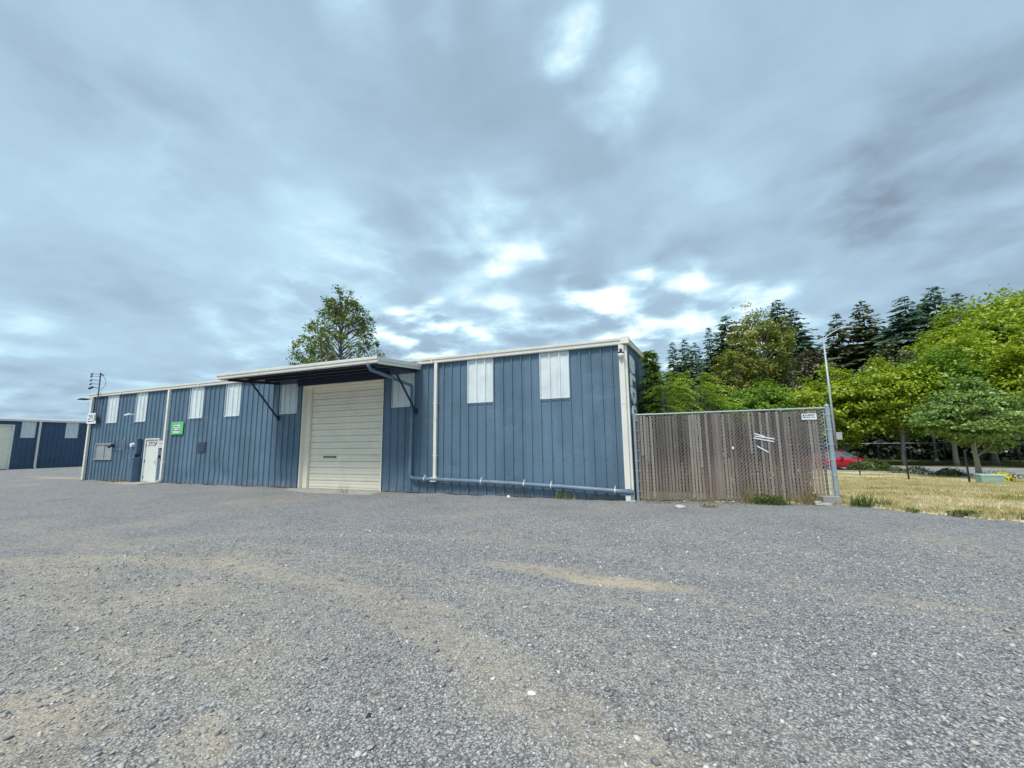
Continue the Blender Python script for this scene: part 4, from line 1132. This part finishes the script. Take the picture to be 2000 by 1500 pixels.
# dark understorey behind the far fence: reads as one mass
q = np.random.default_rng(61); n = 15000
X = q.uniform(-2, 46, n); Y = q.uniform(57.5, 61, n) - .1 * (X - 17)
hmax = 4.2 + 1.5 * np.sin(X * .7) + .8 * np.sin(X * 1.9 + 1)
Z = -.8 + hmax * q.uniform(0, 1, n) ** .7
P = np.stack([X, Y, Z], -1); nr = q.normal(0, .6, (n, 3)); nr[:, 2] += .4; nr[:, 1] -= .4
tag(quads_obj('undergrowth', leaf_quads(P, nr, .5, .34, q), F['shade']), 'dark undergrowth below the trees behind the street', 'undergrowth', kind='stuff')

def shrub(name, label, x, y, zb, w, h, leafm, seed, n=900, leaf=.10, cat='shrub', depth=None, extra=None):
    q = np.random.default_rng(seed)
    o = empty(name, (x, y, zb), label, cat)
    u = unit(q.normal(0, 1, (n, 3))); u[:, 2] = np.abs(u[:, 2])
    f = q.uniform(.55, 1, n) ** .5 * (1 + .12 * np.sin(u[:, 0] * 5 + u[:, 1] * 4))
    P = np.array([x, y, zb]) + u * f[:, None] * [w / 2, (depth or w) / 2, h]
    Nn = u + q.normal(0, .5, u.shape)
    quads_obj('foliage', leaf_quads(P, Nn, leaf, leaf * .6, q), leafm, o)
    b = MB()
    for k in range(5):
        a = k * 1.3; b.tube([(x, y, zb - .05), (x + cos(a) * w * .22, y + sin(a) * w * .22, zb + h * .7)], [.02, .008], 5)
    b.build('stem', M['barkdark'], o)
    if extra:
        m = extra[1]; u = unit(q.normal(0, 1, (m, 3))); u[:, 2] = np.abs(u[:, 2])
        P = np.array([x, y, zb]) + u * [w / 2 * 1.04, (depth or w) / 2 * 1.04, h * 1.05]
        quads_obj('blossom', leaf_quads(P, u, leaf, leaf * .8, q), extra[0], o)
    return o
shrub('hedge', 'clipped low green hedge hiding the front of the red car', 11.9, 38.5, -.8, 2.7, .9, F['hedge'], 301, 3200, .14, 'hedge', 1.2)
shrub('shrub', 'small green shrub at the right end of the clipped hedge', 13.0, 37.6, -.8, 1.3, .42, F['lowshrub'], 302, 500, .12)
shrub('shrub', 'low green shrub on the road edge behind the middle dark post', 13.95, 37.0, -.8, 1.5, .5, F['hedge'], 303, 500, .12)
shrub('shrub', 'low dark shrub beside the road left of the maple', 14.85, 35.2, -.8, 1.5, .5, F['lowshrub'], 304, 700, .12)
shrub('flowering_shrub', 'yellow flowering bush right of the green utility box', 14.7, 30.2, -.77, 1.0, .55, F['hedge'], 305, 400, .10, 'shrub', None, (F['yellow'], 420))
shrub('flowering_shrub', 'white flowering ground cover between the two low shrubs by the road', 14.35, 36.2, -.8, 1.6, .25, F['lowshrub'], 306, 240, .10, 'shrub', 1.0, (F['whitefl'], 160))
shrub('flowering_shrub', 'white flowering plants behind the green utility box', 15.9, 33.0, -.8, 2.4, .45, F['lowshrub'], 307, 300, .10, 'shrub', 1.2, (F['whitefl'], 260))

# plants against the warehouse end wall
def spray_tree(name, label, x, y, top, bot, width, leafm, seed, n=200):
    q = np.random.default_rng(seed); o = empty(name, (x, y, float(terrain(x, y))), label, 'tree'); Q = []
    b = MB(); b.tube([(x, y, -.3), (x, y, top - .3)], [.07, .015], 6)
    for i in range(n):
        t = q.uniform(0, 1); z0 = bot + (top - bot) * t; a = q.uniform(0, 2 * pi); L = width * .5 * (1.05 - t * .75) * q.uniform(.55, 1.15)
        d = np.array([cos(a), sin(a), 0]); side = np.array([-sin(a), cos(a), 0]); p0 = np.array([x, y, z0])
        if i % 3 == 0: b.tube([p0, p0 + d * L * .8 + [0, 0, .12 * L]], [.012, .004], 4, False)
        for j in range(11):
            s = .25 + .75 * j / 10
            c = p0 + d * L * s + np.array([0, 0, .3 * L * s - .45 * L * s * s])
            for sg in (-1, 1):
                dv = d * .75 + side * sg * .6 + np.array([0, 0, -.25 + q.normal(0, .15)]); dv /= np.linalg.norm(dv)
                wv = np.cross(dv, [0, 0, 1]); ll = .15 * q.uniform(.7, 1.3); Q.append((c, c + dv * ll * .5 + wv * .028, c + dv * ll, c + dv * ll * .5 - wv * .028))
    quads_obj('crown', np.array(Q), leafm, o); b.build('trunk', M['barkdark'], o)
    return o
spray_tree('young_conifer', 'feathery young conifer growing against the warehouse end wall', -1.02, 14.1, 4.5, 1.2, 1.15, F['wallfir'], 401, 300)

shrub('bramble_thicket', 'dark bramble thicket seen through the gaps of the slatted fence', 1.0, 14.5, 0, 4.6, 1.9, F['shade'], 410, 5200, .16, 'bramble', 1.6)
def sumac(label, x, y, w, zlo, zhi, seed, fr=120, leafm=None):
    q = np.random.default_rng(seed); zb = float(terrain(x, y)); o = empty('sumac_bush', (x, y, zb), label, 'bush', None); Q = []; b = MB()
    for i in range(fr):
        a = q.uniform(0, 2 * pi); rr_ = w * .5 * sqrt(q.uniform(0, 1)) * .8; t = q.uniform(0, 1)
        hz = zlo + (zhi - zlo) * t * (1 - .45 * (rr_ / (w * .5)) ** 2)
        root = np.array([x + cos(a) * rr_, y + sin(a) * rr_, hz])
        if i % 4 == 0: b.tube([(x + cos(a) * rr_ * .2, y + sin(a) * rr_ * .2, zb), (x + cos(a) * rr_ * .7, y + sin(a) * rr_ * .7, hz * .55), root], [.025, .018, .008], 5, False)
        a2 = a + q.normal(0, .7); d = np.array([cos(a2), sin(a2), 0]); side = np.array([-sin(a2), cos(a2), 0]); L = q.uniform(.42, .75)
        for j in range(8):
            s = (j + 1) / 8; c = root + d * L * s + np.array([0, 0, .38 * L * s - .62 * L * s * s])
            for sg in (-1, 1):
                dv = side * sg * .85 + d * .35 + np.array([0, 0, -.38 + q.normal(0, .12)]); dv /= np.linalg.norm(dv)
                ll = .20 * (1 - .35 * abs(s - .45)) * q.uniform(.8, 1.2); wv = d * .032
                Q.append((c, c + dv * ll * .45 + wv, c + dv * ll, c + dv * ll * .45 - wv))
    quads_obj('foliage', np.array(Q), leafm or F['sumac'], o); b.build('stem', M['bark'], o)
    return o
sumac('bright green sumac bush with drooping leaflets behind the slatted fence', .25, 17.0, 2.6, 1.4, 4.25, 402, 330)
sumac('dark green sumac bush tucked behind the left end of the fence', -.72, 14.5, 1.5, 1.4, 3.9, 403, 210, F['wallfir'])

# ------------------------------------------------------------------ far things on the right
def street_lamp(label, x, y, zb, H, dirx, arm, head):
    t = empty('street_lamp', (x, y, zb), label, 'street lamp')
    b = MB(); b.tube([(x, y, zb + .05), (x, y, zb + H)], [.105, .06], 10); b.build('pole', M['galv'], t, True)
    b = MB(); b.box(x - .2, x + .2, y - .2, y + .2, zb - .1, zb + .06); b.tube([(x, y, zb + .06), (x, y, zb + .35)], [.17, .115], 10); b.build('base', M['galv'], t)
    z = zb + H - .12
    b = MB(); b.tube([(x, y, z), (x + dirx * arm * .5, y, z + .42), (x + dirx * arm, y, z + .70)], .035, 8); b.build('arm', M['galv'], t)
    x0 = x + dirx * arm
    b = MB(); b.tube([(x0 - dirx * .1, y, z + .70), (x0 + dirx * .25, y, z + .80), (x0 + dirx * head * .7, y, z + .83), (x0 + dirx * head, y, z + .74)], [.04, .07, .085, .03], 8); b.build('lamp_head', M['galv'], t, True)
    return t
t = street_lamp('tall thin galvanised street lamp rising behind the right fence post', 11.05, 42.4, -.8, 10.95, 1, 1.1, 1.1)
b = MB(); b.box(11.1, 11.5, 42.22, 42.4, 1.55, 2.15); b.build('control_box', M['galv'], t)
t = street_lamp('second street lamp with only its curved arm above the bright trees', 22.6, 55.6, -.8, 9.3, -1, .9, 1.0)

# dark thin posts across the field
post_labels = ['thin dark post in front of the clipped hedge', 'thin dark post on the field left of the low dark shrub', 'thin dark post just left of the maple trunk']
for (x, y, zb, h), lab in zip(((9.99, 34.17, -.8, 1.5), (11.15, 30.7, -.75, 1.62), (12.45, 27.95, -.66, 1.6)), post_labels):
    t = empty('metal_post', (x, y, zb), lab, 'post', 'thin dark posts across the field')
    b = MB(); b.bar((x, y, zb - .1), (x, y, zb + h), .05, .05, up=(0, 1, 0)); b.bar((x + .03, y, zb - .1), (x + .03, y, zb + h), .012, .075, up=(0, 1, 0)); b.build('shaft', M['black'], t)
    b = MB(); b.box(x - .03, x + .045, y - .03, y + .03, zb + h, zb + h + .03); b.build('cap', M['black'], t)

# green utility box with ribbed sides
t = empty('utility_box', (13.2, 27.9, -.65), 'low mint green utility box with ribbed sides on the dry field', 'utility box')
b = MB(); b.box(12.80, 13.62, 27.7, 28.2, -.68, -.24); b.build('box_body', M['mint'], t)
b = MB()
for q_ in range(6): b.box(12.79, 13.63, 27.68, 27.703, -.62 + q_ * .06, -.59 + q_ * .06)
b.build('ribs', M['mint'], t)
b = MB(); b.box(12.77, 13.65, 27.66, 28.23, -.24, -.19); b.build('lid', painted('pale mint lid', (.48, .61, .54), .5), t)

# far chain link fence along the street
def fy(x): return 54.3 - .1 * (x - 17.7)
t = empty('street_fence', (17, 54.4, -.8), 'long chain link fence beyond the street under the trees', 'fence')
b = MB(); x = 3.0
while x <= 40: b.tube([(x, fy(x), -.9), (x, fy(x), 1.15)], .03, 6); x += 2.44
b.build('posts', M['wood_pole'], t)['kind'] = 'stuff'
b = MB(); b.tube([(3, fy(3), 1.1), (40, fy(40), 1.1)], .025, 6); b.build('top_rail', M['galv'], t)
b = MB(); c = 3.0 - 1.9
while c < 40:
    for sg in (1, -1):
        a0 = c if sg > 0 else c + 1.9; a1 = a0 + sg * 1.9
        if min(a0, a1) > 3 and max(a0, a1) < 40: b.bar((a0, fy(a0), -.8), (a1, fy(a1), 1.1), .006, .006)
    c += .3
b.build('wire_mesh', M['darkrubber'], t)

# red car, three-quarter view, heading right
def car(label, x, y, zb, rot):
    t = empty('parked_car', (x, y, zb), label, 'car')
    t.rotation_euler = (0, 0, rot)
    def loft(name, mat, secs, parent, smooth=False):
        # secs: list of (x, [(y,z)...]) half profiles mirrored
        n = len(secs[0][1]) * 2; vs = []
        for xx, pr in secs:
            vs += [(xx, yy, zz) for yy, zz in pr] + [(xx, -yy, zz) for yy, zz in reversed(pr)]
        fs = []
        for i in range(len(secs) - 1):
            for k in range(n): fs.append((i * n + k, i * n + (k + 1) % n, (i + 1) * n + (k + 1) % n, (i + 1) * n + k))
        fs += [tuple(range(n - 1, -1, -1)), tuple(range((len(secs) - 1) * n, len(secs) * n))]
        me = bpy.data.meshes.new(name); me.from_pydata(vs, [], fs)
        o = link(name, me, mat, parent, smooth); return o
    def pr(w, z0, zs, zt): return [(w * .9, z0), (w, z0 + .18), (w, zs), (w * .93, zt - .02), (w * .8, zt)]
    body = loft('body', M['carred'], [(-2.25, pr(.70, .38, .62, .80)), (-2.1, pr(.84, .26, .72, .98)), (-1.3, pr(.90, .22, .78, 1.0)), (-.6, pr(.91, .22, .80, .96)), (.7, pr(.91, .22, .78, .94)), (1.1, pr(.90, .22, .74, .92)), (1.8, pr(.87, .24, .66, .80)), (2.15, pr(.78, .28, .56, .68)), (2.28, pr(.6, .36, .5, .58))], t, True)
    loft('windows', M['carglass'], [(-1.9, [(.70, .95), (.66, 1.0)]), (-1.2, [(.80, .95), (.62, 1.34)]), (-.2, [(.82, .93), (.62, 1.41)]), (.3, [(.82, .92), (.62, 1.39)]), (1.15, [(.78, .90), (.72, .93)])], t, False)
    loft('roof', M['carred'], [(-1.3, [(.58, 1.32), (.5, 1.37)]), (-.7, [(.64, 1.37), (.55, 1.43)]), (-.2, [(.64, 1.39), (.55, 1.455)]), (.3, [(.63, 1.37), (.54, 1.42)])], t, True)
    for sx in (-1.4, 1.38):
        for sy in (-.86, .86):
            b = MB(); b.tube([(sx, sy - .1, .33), (sx, sy + .1, .33)], .33, 18)
            off = Vector((0, 0, 0))
            w = bpy.data.objects.new('wheel', None); 
            bpy.data.objects.remove(w)
            me = bpy.data.meshes.new('wheel'); me.from_pydata(b.v, [], b.f); wo = link('wheel', me, M['darkrubber'], t)
            b = MB(); s2 = sy + (.105 if sy > 0 else -.105); b.tube([(sx, sy, .33), (sx, s2, .33)], .21, 14)
            me = bpy.data.meshes.new('rim'); me.from_pydata(b.v, [], b.f); link('rim', me, M['alu'], wo)
    for sy in (-1, 1):
        b = MB(); b.box(.62, .80, min(sy * .92, sy * 1.1), max(sy * .92, sy * 1.1), .92, 1.06)
        me = bpy.data.meshes.new('mirror'); me.from_pydata(b.v, [], b.f); link('mirror', me, M['carred'], t)
        b = MB(); b.add([(1.95, sy * .80, .62), (2.2, sy * .62, .56), (2.2, sy * .60, .66), (1.9, sy * .78, .74)], [(0, 1, 2, 3)]); b.add([(1.93, sy * .83, .61), (2.22, sy * .66, .55), (2.23, sy * .63, .66), (1.9, sy * .81, .75)], [(0, 1, 2, 3)])
        me = bpy.data.meshes.new('headlight'); me.from_pydata(b.v, [], b.f); link('headlight', M and me, M['signwhite'], t)
    return t
car('red hatchback half hidden by the fence post and hedge', 10.75, 41.2, -.79, radians(-38))

# ------------------------------------------------------------------ sky and light
SUN_EL, SUN_AZ = radians(57), radians(189)       # azimuth from +Y towards +X
wd = bpy.data.worlds.new('World'); SC.world = wd; wd.use_nodes = True
k = N.__new__(N); k.t = wd.node_tree; k.t.nodes.clear()
wout = k.t.nodes.new('ShaderNodeOutputWorld')
sky = k.n('ShaderNodeTexSky', sky_type='NISHITA'); sky.sun_disc = False; sky.sun_elevation = SUN_EL; sky.sun_rotation = SUN_AZ
dirv = k.n('ShaderNodeTexCoord').outputs['Generated']
sp = k.n('ShaderNodeSeparateXYZ'); k.t.links.new(dirv, sp.inputs[0])
zz = k.math('MAXIMUM', sp.outputs[2], 0.0); den = k.math('ADD', zz, .17)
cb_ = k.n('ShaderNodeCombineXYZ'); k.t.links.new(k.math('DIVIDE', sp.outputs[0], den), cb_.inputs[0]); k.t.links.new(k.math('DIVIDE', sp.outputs[1], den), cb_.inputs[1])
pl = cb_.outputs[0]
# irregular edges for the broad light and dark areas
def warp(src, vec, sc, amp):
    m_ = k.n('ShaderNodeVectorMath', operation='MULTIPLY_ADD'); k.t.links.new(k.noise(vec, sc, 3, .5, .0, 1), m_.inputs[0]); m_.inputs[1].default_value = (amp, amp, amp * .75)
    b_ = k.n('ShaderNodeVectorMath', operation='SUBTRACT'); k.t.links.new(src, b_.inputs[0]); b_.inputs[1].default_value = (amp / 2, amp / 2, amp * .375); k.t.links.new(b_.outputs[0], m_.inputs[2])
    return m_.outputs[0]
dn = k.n('ShaderNodeVectorMath', operation='NORMALIZE'); k.t.links.new(warp(dirv, pl, 1.6, .34), dn.inputs[0])
BLOBS = [((-.171, .65, .741), 5, .14), ((-.167, .597, .785), 9, .10), ((-.423, .507, .751), 7, .16), ((-.191, .924, .331), 5, .22), ((.006, .939, .343), 5, .18), ((-.099, .949, .301), 6, .22),
         ((.071, .961, .269), 9, .18), ((-.561, .795, .231), 8, .30), ((-.308, .855, .417), 4.5, .10), ((-.09, .748, .658), 7, .12), ((.183, .917, .355), 5, .07), ((-.729, .629, .27), 6, .10),
         ((-.937, .33, .112), 14, .04), ((.308, .919, .244), 8, .08), ((-.382, .783, .49), 12, .08), ((-.616, .646, .45), 12, .06), ((.243, .942, .23), 8, .08), ((-.75, .62, .12), 16, .10), ((-.35, .93, .12), 18, .14),
         ((.403, .854, .329), 18, -.14), ((.246, .908, .339), 10, -.10), ((.028, .928, .372), 7, -.14), ((-.267, .895, .357), 5, -.08), ((-.664, .392, .637), 20, -.09), ((-.374, .615, .694), 12, -.07),
         ((-.039, .95, .31), 3, -.14), ((-.889, .397, .227), 9, -.10), ((-.761, .609, .225), 6, -.08), ((-.865, .272, .421), 18, -.05), ((.408, .743, .53), 18, -.05)]
tot = None
for dv, rdeg, amt in BLOBS:
    dt = k.n('ShaderNodeVectorMath', operation='DOT_PRODUCT'); k.t.links.new(dn.outputs[0], dt.inputs[0]); dt.inputs[1].default_value = dv
    g = k.mr(dt.outputs['Value'], cos(radians(rdeg)), cos(radians(rdeg * .12)), 0, amt, True)
    tot = g if tot is None else k.math('ADD', tot, g)
pw = warp(pl, pl, 1.1, .5)
pw2 = warp(pl, pl, 3.2, .16)
n1 = k.noise(pw, .62, 6, .52, .0); n2 = k.noise(pw, 2.1, 5, .50, .0); n3 = k.noise(k.scale(pl, 1, 1.3, 1), .28, 4, .5); n4 = k.noise(pw2, 4.2, 5, .52, .0)
tot = k.math('MULTIPLY', tot, k.mr(k.math('ADD', k.math('MULTIPLY', n2, .5), k.math('MULTIPLY', n4, .5)), .42, .60, .0, 2.0))
v = k.math('ADD', k.math('MULTIPLY', k.math('SUBTRACT', n1, .5), .74), k.math('MULTIPLY', k.math('SUBTRACT', n2, .5), .52))
v = k.math('ADD', v, k.math('MULTIPLY', k.math('SUBTRACT', n4, .5), k.mr(sp.outputs[2], .1, .6, .30, .12)))
v = k.math('ADD', v, k.math('MULTIPLY', k.math('SUBTRACT', n3, .5), .22))
dtop = k.n('ShaderNodeVectorMath', operation='DOT_PRODUCT'); k.t.links.new(dn.outputs[0], dtop.inputs[0]); dtop.inputs[1].default_value = (-.172, .645, .744)
v = k.math('ADD', v, k.mr(dtop.outputs['Value'], cos(radians(4.6)), cos(radians(.4)), 0, .30, True))
v = k.math('ADD', k.math('ADD', v, tot), .47)
# luminance x10 because the background strength is 0.1
cl = k.ramp(v, [(.10, (.140, .186, .240)), (.33, (.200, .278, .355)), (.50, (.254, .362, .452)), (.62, (.325, .470, .550)), (.76, (.53, .63, .67)), (.92, (.70, .70, .70))])
mul = k.n('ShaderNodeVectorMath', operation='SCALE'); k.t.links.new(cl, mul.inputs[0]); mul.inputs['Scale'].default_value = 10.0
cover = k.mr(v, .50, .95, .97, .90)
bgc = k.mix(cover, sky.outputs[0], mul.outputs[0])
bg = k.n('ShaderNodeBackground'); k.t.links.new(bgc, bg.inputs[0]); bg.inputs[1].default_value = .1
k.t.links.new(bg.outputs[0], wout.inputs[0])

sd = bpy.data.lights.new('sun', 'SUN'); sd.energy = 1.9; sd.angle = radians(14); sd.color = (1, .965, .90)
so = bpy.data.objects.new('sun', sd); COL.objects.link(so); so.location = (0, 0, 60)
dvec = Vector((sin(SUN_AZ) * cos(SUN_EL), cos(SUN_AZ) * cos(SUN_EL), sin(SUN_EL)))
so.rotation_euler = dvec.to_track_quat('Z', 'Y').to_euler()

# ------------------------------------------------------------------ camera
yaw, pitch, roll, fpx = .394556817, .140871624, -.0132552866, 821.322802
f = Vector((-sin(yaw) * cos(pitch), cos(yaw) * cos(pitch), sin(pitch))); r_ = Vector((cos(yaw), sin(yaw), 0)); u_ = r_.cross(f)
r2 = cos(roll) * r_ + sin(roll) * u_; u2 = -sin(roll) * r_ + cos(roll) * u_
cd = bpy.data.cameras.new('camera'); co = bpy.data.objects.new('camera', cd); COL.objects.link(co)
co.matrix_world = Matrix(((r2.x, u2.x, -f.x, 0), (r2.y, u2.y, -f.y, 0), (r2.z, u2.z, -f.z, HC), (0, 0, 0, 1)))
cd.sensor_width = 36; cd.sensor_fit = 'HORIZONTAL'; cd.lens = fpx / 2000 * 36; cd.clip_start = .05; cd.clip_end = 3000
SC.camera = co
SC.view_settings.view_transform = 'Standard'; SC.view_settings.look = 'None'; SC.view_settings.gamma = 1; SC.view_settings.exposure = 0.84
SC.cycles.max_bounces = 6; SC.cycles.transparent_max_bounces = 6; SC.cycles.use_denoising = True
